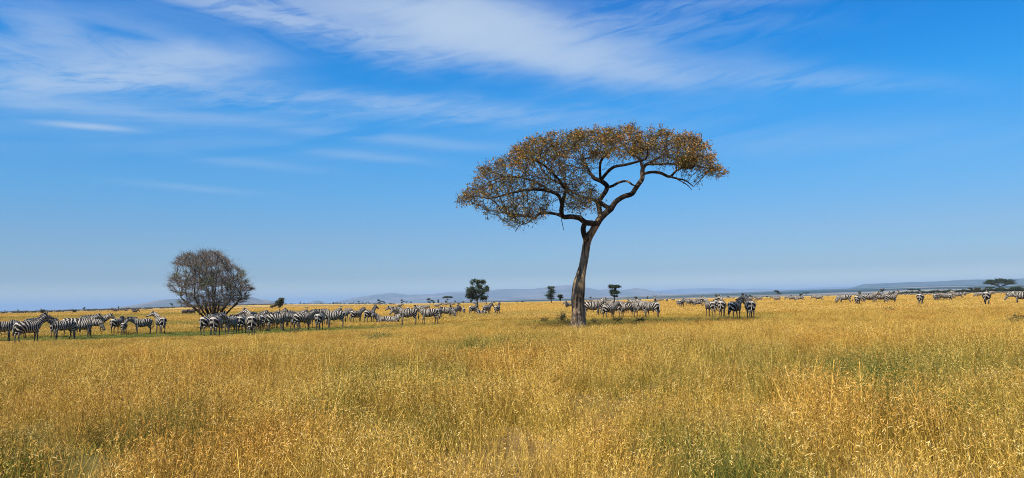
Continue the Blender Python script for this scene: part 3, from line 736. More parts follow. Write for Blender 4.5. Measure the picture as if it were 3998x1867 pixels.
# ---- the bare many-stemmed thorn tree
BT = on_ground(832, 1288); BT.z = float(ground_z(BT.x, BT.y)); rs = np.random.RandomState(8)
POLY_B = [(655, 1112), (668, 1085), (662, 1050), (680, 1026), (690, 1012), (715, 1000), (745, 986), (785, 974), (805, 978), (845, 984), (880, 1005), (905, 1030), (950, 1062), (955, 1080), (975, 1115), (990, 1128), (972, 1148), (962, 1172), (930, 1196), (890, 1212), (850, 1222), (800, 1222), (755, 1206), (700, 1182), (680, 1155), (665, 1135)]
nodes, parent, fixed = [Vector(tuple(BT)) - Vector((0, 0, .2)), Vector(tuple(BT)) + Vector((0, 0, .45))], [-1, 0], {}
by = BT.y
for k, (px, py, dy, r_) in enumerate([(800, 1195, -.6, .10), (820, 1185, .5, .11), (838, 1180, -.3, .12), (855, 1190, .6, .10), (875, 1200, -.2, .09), (835, 1175, 1.2, .09), (845, 1190, -1.2, .09), (790, 1215, .9, .08), (880, 1215, 1.0, .08), (735, 1182, -.5, .08), (925, 1186, .4, .08), (705, 1160, .8, .07), (945, 1160, -.8, .07), (760, 1165, -1.3, .07), (900, 1165, 1.4, .07)]):
    e_ = at_depth(px, py, by + dy); s0 = nodes[1]
    for t in (.4, .75, 1.0):
        q = s0.lerp(e_, t) + Vector(rs.normal(size=3)) * .04; nodes.append(q); parent.append(1 if t == .4 else len(nodes) - 2); fixed[len(nodes) - 1] = r_ * (1.1 - .3 * t)
e_ = at_depth(776, 1232, by - .4); nodes.append(at_depth(810, 1205, by - .2)); parent.append(1); nodes.append(e_); parent.append(len(nodes) - 2); fixed[len(nodes) - 1] = .04; fixed[len(nodes) - 2] = .06
A = []
_T2 = np.random.RandomState(77)
while len(A) < 5200:
    xs = rs.uniform(650, 990, 1500); ys = rs.uniform(972, 1216, 1500); ok = in_poly(POLY_B, xs, ys)
    lay = np.array([float(fbm(np.array(a_ / 70.0 + 3), np.array((b_ + .18 * abs(a_ - 830)) / 11.0 + 8), 3)) for a_, b_ in zip(xs, ys)]); ok &= lay > .43 + .12 * np.clip((765 - xs) / 80, 0, 1) + .07 * np.clip((1015 - ys) / 30, 0, 1)
    for x, y in zip(xs[ok], ys[ok]):
        e = 1 - ((x - 820) / 175) ** 2; D = 2.9 * math.sqrt(max(e, .04)) * (1 - .45 * max(0, (y - 1120) / 90.0) ** 2)
        A.append(at_depth(x, y, by + rs.uniform(-1, 1) * D))
nodes, parent = colonize(nodes, parent, A, .17, .19, 2.0, 60, .14, rs)
ch, rad_, kids = to_chains(nodes, parent, .0065, 2.3, fixed, .13)
NP = np.array([tuple(p) for p in nodes]); tw = []; C = []; ctr = NP.mean(0)
for i in range(2, len(nodes)):
    if rad_[i] > .022: continue
    d = NP[i] - NP[parent[i]]; d /= np.linalg.norm(d) + 1e-9
    for k in range(4):
        outv = NP[i] - np.array([BT.x, BT.y, BT.z + 1.2]); outv /= np.linalg.norm(outv)
        v = d * .8 + outv * .6 + rs.normal(size=3) * .42; v[2] = v[2] * .55 + .12; v /= np.linalg.norm(v); L_ = rs.uniform(.15, .52) * (2.1 if rs.rand() < .09 else 1)
        e_ = NP[i] + v * L_; tw.append((np.array([NP[i], NP[i] + v * L_ * .5 + rs.normal(size=3) * .015, e_]), np.array([.0075, .006, .0035])))
        sp = _nz = rs.rand()
        gp = CM.transposed() @ (Vector(e_) - EYE); gx_, gy_ = PW / 2 + gp.x / -gp.z * PF, PH / 2 - gp.y / -gp.z * PF
        if any(math.hypot((gx_ - a_) / 1.5, gy_ - b_) < r_ * 1.2 for a_, b_, r_ in ((805, 1100, 17), (888, 1118, 8), (700, 1145, 8), (945, 1065, 8), (690, 1070, 7))) and sp < .8: C.append(e_)
        elif sp < .03 or (vnoise(np.array(e_[0] * .9 + 5), np.array(e_[2] * 1.1)) > .80 and sp < .45): C.append(e_)
tb = tree_root('thorn_tree', BT, 'bare grey many-stemmed thorn tree with a dense tangle of twigs above a zebra group')
big_, thin = split_chains(ch, .03)
v_, f_ = tubes(big_, 5, 10); child('trunk', tb, v_, f_, [twigm], smooth=True)
v_, f_ = tubes(thin + tw, 3, 5); child('twigs', tb, v_, f_, [greytwig], smooth=True)
C = np.repeat(np.array(C), 2, 0); C = C + rs.normal(size=C.shape) * .09; v_, f_ = cards(C, .07, rs, .5)
print('thorn', len(nodes), len(tw), len(C)); child('crown', tb, v_, f_, [leaf_pale], {'rnd': np.repeat(rs.rand(len(C)), 4)})
# ------------------------------------------------------------------ distant trees and bushes
def blob_crown(blobs, n, size, rs):
    C = []; vol = np.array([b[3] * b[4] * b[5] for b in blobs]) ** .7; cnt = (n * vol / vol.sum()).astype(int) + 6
    for (x, y, z, a, b, c), m_ in zip(blobs, cnt):
        u = rs.normal(size=(m_, 3)) * .62
        C.append(np.array([x, y, z]) + u * np.array([a, b, c]))
    C = np.vstack(C); q, f = cards(C, size, rs, .7)
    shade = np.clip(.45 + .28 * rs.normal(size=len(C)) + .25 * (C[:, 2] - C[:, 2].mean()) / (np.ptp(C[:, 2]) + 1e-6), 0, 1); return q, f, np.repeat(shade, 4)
def proto(kind, seed):
    rs = np.random.RandomState(seed); bl, tr = [], []
    J = lambda s_: rs.uniform(-s_, s_)
    if kind == 'round':
        for k in range(40):
            a = rs.uniform(0, 6.28); t = rs.rand() ** .5; z = rs.uniform(.34, .95); w_ = .42 * math.sqrt(max(.05, 1 - ((z - .62) / .36) ** 2)) * t
            bl.append((math.cos(a) * w_, math.sin(a) * w_, z, .09, .09, .07))
        bl += [(.30, 0, .66, .10, .1, .07), (.36, .05, .62, .06, .06, .05), (-.28, .1, .40, .1, .1, .05)]
    elif kind == 'column':
        for z in np.linspace(.30, .93, 9): bl.append((.06 * math.sin(z * 11) + J(.04), J(.04), z, .17 - .05 * abs(z - .5), .15, .05)); bl.append((J(.16), J(.1), z + J(.03), .07, .07, .04))
    elif kind == 'tiers':
        for k in range(9): a = k * .7; bl.append((math.cos(a) * .16, math.sin(a) * .15, .86 + J(.04), .10, .1, .045))
        for k in range(8): a = k * .8; bl.append((math.cos(a) * .13 - .02, math.sin(a) * .12, .60 + J(.05), .09, .09, .06))
        for k in range(5): bl.append((J(.16), J(.1), .44 + J(.03), .05, .05, .04))
        bl.append((.03, 0, .74, .05, .05, .08))
    elif kind == 'umbrella':
        for k in range(16): a = rs.uniform(0, 6.28); t = math.sqrt(rs.rand()) * .52; bl.append((math.cos(a) * t, math.sin(a) * t * .8, .90 - .10 * (t / .5) ** 2 + J(.02), .15, .14, .05))
    elif kind == 'broad':
        for k in range(30): a = rs.uniform(0, 6.28); t = math.sqrt(rs.rand()) * .72; bl.append((math.cos(a) * t, math.sin(a) * t * .8, .86 - .16 * (t / .7) ** 2 + J(.05), .16, .15, .075))
        for k in range(8): a = rs.uniform(0, 6.28); bl.append((math.cos(a) * .62, math.sin(a) * .5, .62 + J(.04), .13, .12, .04))
    elif kind == 'mop':
        for k in range(12): a = rs.uniform(0, 6.28); t = rs.rand() * .2; bl.append((math.cos(a) * t, math.sin(a) * t, .70 + J(.19), .1, .1, .07))
        for k in range(5): bl.append((-.18 - .07 * k, J(.08), .58 - .03 * k, .08, .07, .035))
    elif kind == 'lean':
        for k in range(7): bl.append((-.16 + J(.14), J(.12), .84 + J(.06), .13, .12, .06))
        for k in range(3): bl.append((.22 + J(.07), J(.06), .50 + J(.05), .09, .08, .05))
        bl.append((.05, 0, .66, .09, .08, .08))
    elif kind == 'small':
        for k in range(6): bl.append((J(.16), J(.14), .80 + J(.10), .13, .12, .08))
        bl.append((.02, 0, .55, .07, .07, .12))
    elif kind == 'double':
        for k in range(8): bl.append((-.25 + J(.13), J(.12), .82 + J(.08), .13, .12, .08))
        for k in range(5): bl.append((.25 + J(.10), J(.1), .60 + J(.05), .12, .11, .06))
        for k in range(4): bl.append((-.2 + J(.16), J(.1), .35 + J(.12), .09, .09, .09))
    elif kind == 'bush':
        for k in range(14): a = rs.uniform(0, 6.28); t = math.sqrt(rs.rand()) * .5; bl.append((math.cos(a) * t, math.sin(a) * t, .18 + .55 * (1 - (t / .55) ** 2) * rs.uniform(.6, 1.15), .17, .16, .14))
    elif kind == 'ball':
        for k in range(14): a = rs.uniform(0, 6.28); t = math.sqrt(rs.rand()) * .3; bl.append((math.cos(a) * t, math.sin(a) * t, .58 + J(.28), .15, .15, .13))
    n = {'round': 8000, 'broad': 9000, 'umbrella': 4000, 'column': 4500, 'tiers': 5000}.get(kind, 3000)
    size = {'broad': .042, 'round': .034, 'tiers': .034, 'column': .032, 'umbrella': .048}.get(kind, .06)
    bl = [(b[0] + J(.03), b[1] + J(.03), b[2] + J(.02), b[3] * rs.uniform(.7, 1.15), b[4], b[5] * rs.uniform(.7, 1.1)) for b in bl]
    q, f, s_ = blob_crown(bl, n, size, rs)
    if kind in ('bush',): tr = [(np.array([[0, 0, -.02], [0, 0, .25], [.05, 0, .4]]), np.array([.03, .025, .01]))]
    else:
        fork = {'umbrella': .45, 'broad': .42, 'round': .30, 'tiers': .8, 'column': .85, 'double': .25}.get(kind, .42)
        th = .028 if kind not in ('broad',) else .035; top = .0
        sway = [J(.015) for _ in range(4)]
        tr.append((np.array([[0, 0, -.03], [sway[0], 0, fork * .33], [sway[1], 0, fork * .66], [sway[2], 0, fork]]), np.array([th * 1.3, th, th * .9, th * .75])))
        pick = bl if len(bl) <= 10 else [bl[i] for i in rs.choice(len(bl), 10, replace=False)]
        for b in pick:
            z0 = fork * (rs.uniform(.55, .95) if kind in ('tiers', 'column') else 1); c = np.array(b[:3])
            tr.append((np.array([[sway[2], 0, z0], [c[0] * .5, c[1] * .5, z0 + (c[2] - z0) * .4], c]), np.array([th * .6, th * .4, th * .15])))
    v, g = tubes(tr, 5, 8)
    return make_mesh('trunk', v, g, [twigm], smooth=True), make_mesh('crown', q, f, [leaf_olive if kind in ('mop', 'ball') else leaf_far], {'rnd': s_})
PROTO = {}
def far_tree(px, by_, ty, kind, label, group='trees dotted over the plain', cat='tree', seed=1, wide=1.0, rot=0.0, name=None, flip=False):
    key = (kind, seed)
    if key not in PROTO: PROTO[key] = proto(kind, seed * 7 + len(kind))
    oo = by_ - (1216 - .0206 * px); d_ = min(1120.0, max(40.0, PF * 1.52 / max(oo, 1.2)))
    a, _ = azel(px, by_); x, y = math.sin(a) * d_, math.cos(a) * d_; z = float(ground_z(x, y))
    top = pix_dir(px, ty); hgt = EYE.z + top.z / math.hypot(top.x, top.y) * d_ - z
    e = bpy.data.objects.new(name or ('bush' if cat == 'bush' else 'tree'), None); COL.objects.link(e)
    e.location = (x, y, z); e.scale = (hgt * wide * (-1 if flip else 1), hgt * wide, hgt); e.rotation_euler = (0, 0, rot - a)
    link('trunk', PROTO[key][0], e); link('crown', PROTO[key][1], e); tag(e, label, cat, group); return e
FT = [
 (1865, 1200, 1092, 'round', 'tall green bushy-crowned tree on a straight trunk, behind zebras west of the umbrella thorn', 1, .98),
 (1093, 1219, 1161, 'mop', 'small dark mop-headed tree with a drooping side bough, behind the big herd', 1, 1.0),
 (2152, 1187, 1115, 'column', 'tall narrow ragged-crowned tree just west of the umbrella thorn', 1, 1.0),
 (2187, 1187, 1150, 'small', 'little thin-stemmed tree beside the tall narrow ragged one', 1, 1.0),
 (2400, 1190, 1107, 'tiers', 'dark tree with two separate leaf tiers rising behind the shaded zebras', 1, 1.05),
 (2307, 1172, 1158, 'small', 'tiny twisted tree on the brow close east of the thick trunk', 2, .9),
 (2483, 1171, 1157, 'ball', 'round dark ball-shaped tree alone on the brow', 1, 1.15),
 (2528, 1169, 1157, 'column', 'tiny narrow upright tree on the brow', 2, .9),
 (1749, 1188, 1155, 'umbrella', 'small perfectly flat-topped tree on the brow with a forked stem', 1, 1.15),
 (1484, 1193, 1169, 'double', 'dark two-crowned tree above the standing zebra pair', 1, .95),
 (1500, 1192, 1176, 'lean', 'short leaning tree touching the dark two-crowned one', 2, 1.2),
 (1572, 1191, 1169, 'double', 'uneven dark tree with a high crown on one side', 2, .8),
 (1588, 1191, 1177, 'umbrella', 'low flat tree joined to the uneven dark tree', 2, .9),
 (1604, 1190, 1178, 'small', 'tiny lone tree beyond the low flat one', 1, 1.0),
 (1680, 1188, 1165, 'double', 'open-branched dark tree with three leaf clumps', 3, 1.25),
 (1693, 1188, 1175, 'ball', 'squat dark tree nestled against the open-branched one', 2, 1.2),
 (1711, 1187, 1169, 'column', 'thin upright tree between the open-branched and flat-topped trees', 3, .9),
 (1381, 1192, 1178, 'column', 'slim dark tree near the start of the long pale range', 2, .9),
 (1401, 1191, 1175, 'small', 'small top-heavy tree, first of a loose row of four', 3, 1.1),
 (1417, 1191, 1178, 'small', 'small top-heavy tree, second of a loose row of four', 1, .95),
 (1431, 1191, 1180, 'ball', 'small round tree, third of a loose row of four', 1, 1.0),
 (1439, 1192, 1178, 'lean', 'small leaning tree, last of a loose row of four', 1, .9),
 (1172, 1187, 1177, 'column', 'dark spindly tree alone over the far brown rise', 1, .7),
 (1302, 1187, 1180, 'ball', 'tiny bush-like tree east of the round hump', 2, 1.2),
 (1312, 1187, 1181, 'ball', 'tiny round tree, western one of a close pair', 1, 1.1),
 (1317, 1187, 1181, 'small', 'tiny tree, eastern one of a close pair', 1, 1.1),
 (166, 1225, 1207, 'ball', 'dark round-topped tree on the brown rise above the zebra with raised head', 2, 1.0),
 (70, 1219, 1208, 'lean', 'spindly dry tree at the western end of the rise', 3, .8),
 (329, 1209, 1198, 'mop', 'dry brownish tree breaking the skyline of the rise', 2, .9),
 (463, 1203, 1196, 'small', 'tiny pale-stemmed tree breaking the skyline before the first hill', 2, .9),
 (671, 1200, 1184, 'lean', 'dark leaning tree in front of the first hill', 2, 1.1),
 (708, 1200, 1188, 'ball', 'small dark upright tree under the bare thorn tree\'s branches', 1, .8),
 (3038, 1159, 1132, 'lean', 'dark tree with a leaning flat crown and lower side tuft', 1, 1.15),
 (2800, 1163, 1148, 'ball', 'small dark tree on the blue valley edge above the zebra pair', 3, 1.2),
 (3148, 1156, 1141, 'umbrella', 'small flat tree with a slanting stem on the brow', 3, 1.3),
 (3127, 1158, 1146, 'ball', 'dark rounded tree beside the small flat slanting one', 2, 1.4),
 (3357, 1152, 1137, 'ball', 'small dark tree above the zebra seen from behind', 1, 1.0),
 (3447, 1150, 1126, 'mop', 'dark full-crowned tree in front of the escarpment', 3, 1.15),
 (3493, 1149, 1136, 'ball', 'small dark tree between the full-crowned and flat trees', 3, 1.1),
 (3562, 1148, 1127, 'umbrella', 'dark flat tree with spreading limbs over a distant herd', 2, 1.35),
 (3592, 1148, 1128, 'lean', 'dense dark tree overlapping the spreading flat tree', 2, 1.0),
 (3697, 1146, 1134, 'bush', 'rounded dark tree standing in the long thicket', 1, 1.2),
 (3715, 1146, 1132, 'ball', 'dark dome tree highest in the thicket\'s western half', 3, 1.4),
 (3748, 1145, 1133, 'small', 'small dark tree in the thicket by its gap', 1, 1.1),
 (3764, 1145, 1130, 'lean', 'leafy dark tree east of the thicket gap', 3, 1.2),
 (3794, 1145, 1122, 'lean', 'dark angular tree with one flat bough toward the west', 1, 1.15),
 (3816, 1145, 1121, 'ball', 'full dark tree beside the angular one', 2, 1.25),
 (3866, 1142, 1119, 'umbrella', 'low flat tree under the great umbrella crown', 1, 1.25),
 (3905, 1141, 1086, 'broad', 'great dark flat-crowned umbrella tree above the thicket, in front of the escarpment', 1, 1.15),
 (3918, 1141, 1119, 'bush', 'wide dark bush at the foot of the great umbrella tree', 2, 1.5),
 (3975, 1141, 1113, 'bush', 'sprawling dark tree with layered boughs at the picture\'s eastern edge', 3, 1.9),
]
for px, b_, t_, kd_, lb, sd, wd in FT: far_tree(px, b_, t_, kd_, lb, seed=sd, wide=wd, rot=random.uniform(-.4, .4) if kd_ in ('ball', 'bush', 'small') else 0)
FB = [(290, 1223, 1208, 'ball', 'round dark bush standing clear on the brown rise', 1.15), (1725, 1188, 1181, 'bush', 'low dark bush between the thin upright and flat-topped trees', 1.1), (1741, 1188, 1173, 'ball', 'dark bush under the flat-topped tree', .8),
 (1765, 1187, 1181, 'bush', 'small low bush just east of the flat-topped tree', 1.2), (1778, 1187, 1173, 'lean', 'lumpy dark bush two bushes east of the flat-topped tree', .9), (1808, 1185, 1176, 'ball', 'squarish dark bush west of the tall green tree', 1.2),
 (1839, 1186, 1170, 'ball', 'dark bush in the shade of the tall green tree', .8), (1929, 1182, 1176, 'bush', 'tiny dark bush beyond the dead forked tree', 1.4), (2018, 1181, 1177, 'bush', 'low dark bush on the valley edge, farther one of two', 2.4),
 (2040, 1180, 1175, 'bush', 'low dark bush on the valley edge, nearer the narrow ragged tree', 2.2), (2843, 1163, 1155, 'ball', 'small pointed dark bush above the standing zebra pair', 1.1), (2930, 1162, 1150, 'bush', 'wide low dark bush on the valley edge', 1.5),
 (2995, 1161, 1154, 'bush', 'small dark mound-shaped bush west of the leaning crowned tree', 1.0), (3090, 1158, 1151, 'bush', 'flat dark bush east of the leaning crowned tree', 1.3)]
for px, b_, t_, kd_, lb, wd in FB: far_tree(px, b_, t_, kd_, lb, 'bushes dotted over the plain', 'bush', 2, wd)
rb = random.Random(3)
for k in range(30):
    px = 3490 + k * 17.3 + rb.uniform(-4, 4)
    far_tree(px, 1148 - (px - 3600) * .019, float(np.interp(px, [3490, 3600, 3650, 3700, 3745, 3800, 3850, 3998], [1142, 1137, 1134, 1131, 1132, 1129, 1126, 1120])) - rb.uniform(0, 4), 'bush', 'dark bush in the unbroken thicket line under the escarpment', 'bushes of the thicket', 'bush', 1 + k % 3, rb.uniform(1.6, 2.8))
# a dead forked stem
oo = on_ground(1899, 1196); oo.z = float(ground_z(oo.x, oo.y)); dd_ = oo.y
def dpt(px, py, dy=0): return np.array(tuple(at_depth(px, py, dd_ + dy)))
sn = tree_root('dead_tree', oo, 'thin dead forked tree stem without leaves behind a zebra\'s back', 'tree')
v_, f_ = tubes([(np.array([dpt(1899, 1197), dpt(1898, 1180), dpt(1899, 1168), dpt(1901, 1155), dpt(1903, 1148, .2), dpt(1905, 1145, .3)]), np.array([.17, .13, .12, .10, .06, .03])),
                (np.array([dpt(1901, 1156), dpt(1905, 1152, -.3), dpt(1911, 1147, -.5)]), np.array([.08, .06, .03]))], 6, 8)
child('trunk', sn, v_, f_, [twigm], smooth=True)
# far scrub on the western rise: nobody could count it
rs = np.random.RandomState(21); C = []; 
for k in range(2600):
    a = math.radians(rs.uniform(-37, -9)); r_ = rs.uniform(520, 1080); x, y = math.sin(a) * r_, math.cos(a) * r_
    if fbm(np.array(x / 90.0), np.array(y / 60.0), 3) < .43: continue
    if math.degrees(a) > -17 and rs.rand() < .6: continue
    hb = rs.uniform(.5, 1.6) * (1.9 if rs.rand() < .10 else 1); z = float(ground_z(x, y)); n = int(14 + hb * 8)
    u = rs.normal(size=(n, 3)) * np.array([.32 * hb + .25, .32 * hb + .25, .28 * hb]); u[:, 2] = np.abs(u[:, 2]) * 1.1 + .12
    C.append(u + np.array([x, y, z]))
C = np.vstack(C); q, f = cards(C, .55, rs, .75)
scr_m = leaf_mat('dry_scrub', [(0, (.030, .028, .016)), (.5, (.075, .058, .032)), (1, (.15, .11, .06))], .1)
scrub = link('scrub', make_mesh('scrub', q, f, [scr_m], {'rnd': np.repeat(rs.rand(len(C)), 4)})); tag(scrub, 'brown thorn scrub scattered along the western rise', 'scrub', None, 'stuff')
# low dry bushes and fallen wood by the umbrella thorn
def dry_bush(px, py, hgt, wid, label, green=0.0, seed=1):
    rs = np.random.RandomState(seed); p = on_ground(px, py); p.z = float(ground_z(p.x, p.y)); ch = []; C = []
    for k in range(int(26 * wid / .5)):
        a = rs.uniform(0, 6.28); t = rs.uniform(.15, 1); v = np.array([math.cos(a) * t * wid, math.sin(a) * t * wid, hgt * rs.uniform(.5, 1.05) * (1.1 - .5 * t)])
        m_ = v * .5 + rs.normal(size=3) * .05; m_[2] = abs(m_[2]); ch.append((np.array([[v[0] * .1, v[1] * .1, -.02], m_, v]), np.array([.010, .008, .004])))
        for _ in range(3): w_ = v + rs.normal(size=3) * .12; w_[2] = abs(w_[2]); ch.append((np.array([m_, (m_ + w_) / 2 + rs.normal(size=3) * .02, w_]), np.array([.006, .005, .003]))); C += [w_, (w_ + m_) / 2]
    e = tree_root('dry_bush', p, label, 'bush', 'low bushes in the grass'); v_, f_ = tubes(ch, 3, 5)
    link('stems', make_mesh('stems', v_, f_, [twigm]), e); C = np.repeat(np.array(C), 2, 0); C = C + rs.normal(size=C.shape) * .05; C[:, 2] = np.abs(C[:, 2])
    q, f = cards(C, .075, rs, .5); link('leaves', make_mesh('leaves', q, f, [leaf_olive if green < .5 else leaf_pale], {'rnd': np.repeat(rs.rand(len(C)), 4)}), e)
for k, (px, py, hh_, ww, lb, gr) in enumerate([(2196, 1262, .75, .55, 'dark straggly bush growing at the west side of the thick trunk', 0), (2215, 1276, .45, .5, 'low dark bush against the foot of the thick trunk', 0), (2120, 1262, .4, .6, 'low dry bush a few steps west of the thick trunk', 0),
    (2325, 1270, .35, .5, 'low dark bush just east of the thick trunk', 0), (2420, 1262, .4, .8, 'wide dark bush in front of the shaded zebras', 0), (2500, 1262, .35, .7, 'low bush before the hind legs of the brightly lit zebra', 0), (1150, 1302, .3, .5, 'small dark bush in the grass below the big herd', 0),
    (1478, 1336, .3, .7, 'low green bush in mid-field grass', 1), (1880, 1385, .32, .5, 'leafy green bush in the open grass, largest of the green ones', 1), (1925, 1372, .30, .35, 'small green bush right beside the largest green one', 1), (1975, 1362, .28, .35, 'green trailing bush east of the largest green one', 1),
    (1000, 1425, .3, .3, 'small green bush alone in the western grass', 1), (3975, 1265, .4, .5, 'dark twiggy bush at the eastern edge of the field', 0), (3470, 1222, .3, .6, 'low dark bush below the eastern zebra group', 0)]):
    dry_bush(px, py, hh_, ww, lb, gr, 40 + k)
# two birds
def bird(px, py, Y, span, label, bank):
    c = at_depth(px, py, Y); V = []; F = []
    bv, bf = tube([Vector((-.22, 0, 0)), Vector((-.1, 0, .01)), Vector((.08, 0, .01)), Vector((.2, 0, 0))], [.01, .05, .055, .012], 8)
    e = bpy.data.objects.new('bird', None); COL.objects.link(e); e.location = c; e.scale = (span,) * 3; e.rotation_euler = (R(bank), 0, R(70)); tag(e, label, 'bird', 'birds in the sky')
    bm_, h, o = mat('plumage'); surf(h, o, (.03, .027, .025), .8, .1)
    link('body', make_mesh('body', [tuple(v) for v in bv], bf, [bm_], smooth=True), e)
    for s in (-1, 1):
        v = [(.08, 0, .02), (.06, s * .25, .09), (.0, s * .5, .05), (-.06, s * .48, .04), (-.07, s * .22, .07), (-.08, 0, .02)]; v2 = [(a, b, c_ - .012) for a, b, c_ in v]
        link('wing', make_mesh('wing', v + v2, [[0, 1, 2, 3, 4, 5], [11, 10, 9, 8, 7, 6]] + [[i, (i + 1) % 6, (i + 1) % 6 + 6, i + 6] for i in range(6)][::1], [bm_]), e)
bird(3199, 154, 260, .9, 'small dark bird soaring high in the deep blue sky', 12)
bird(615, 705, 330, .7, 'tiny dark bird above the bare thorn tree, the fainter of two', -8)

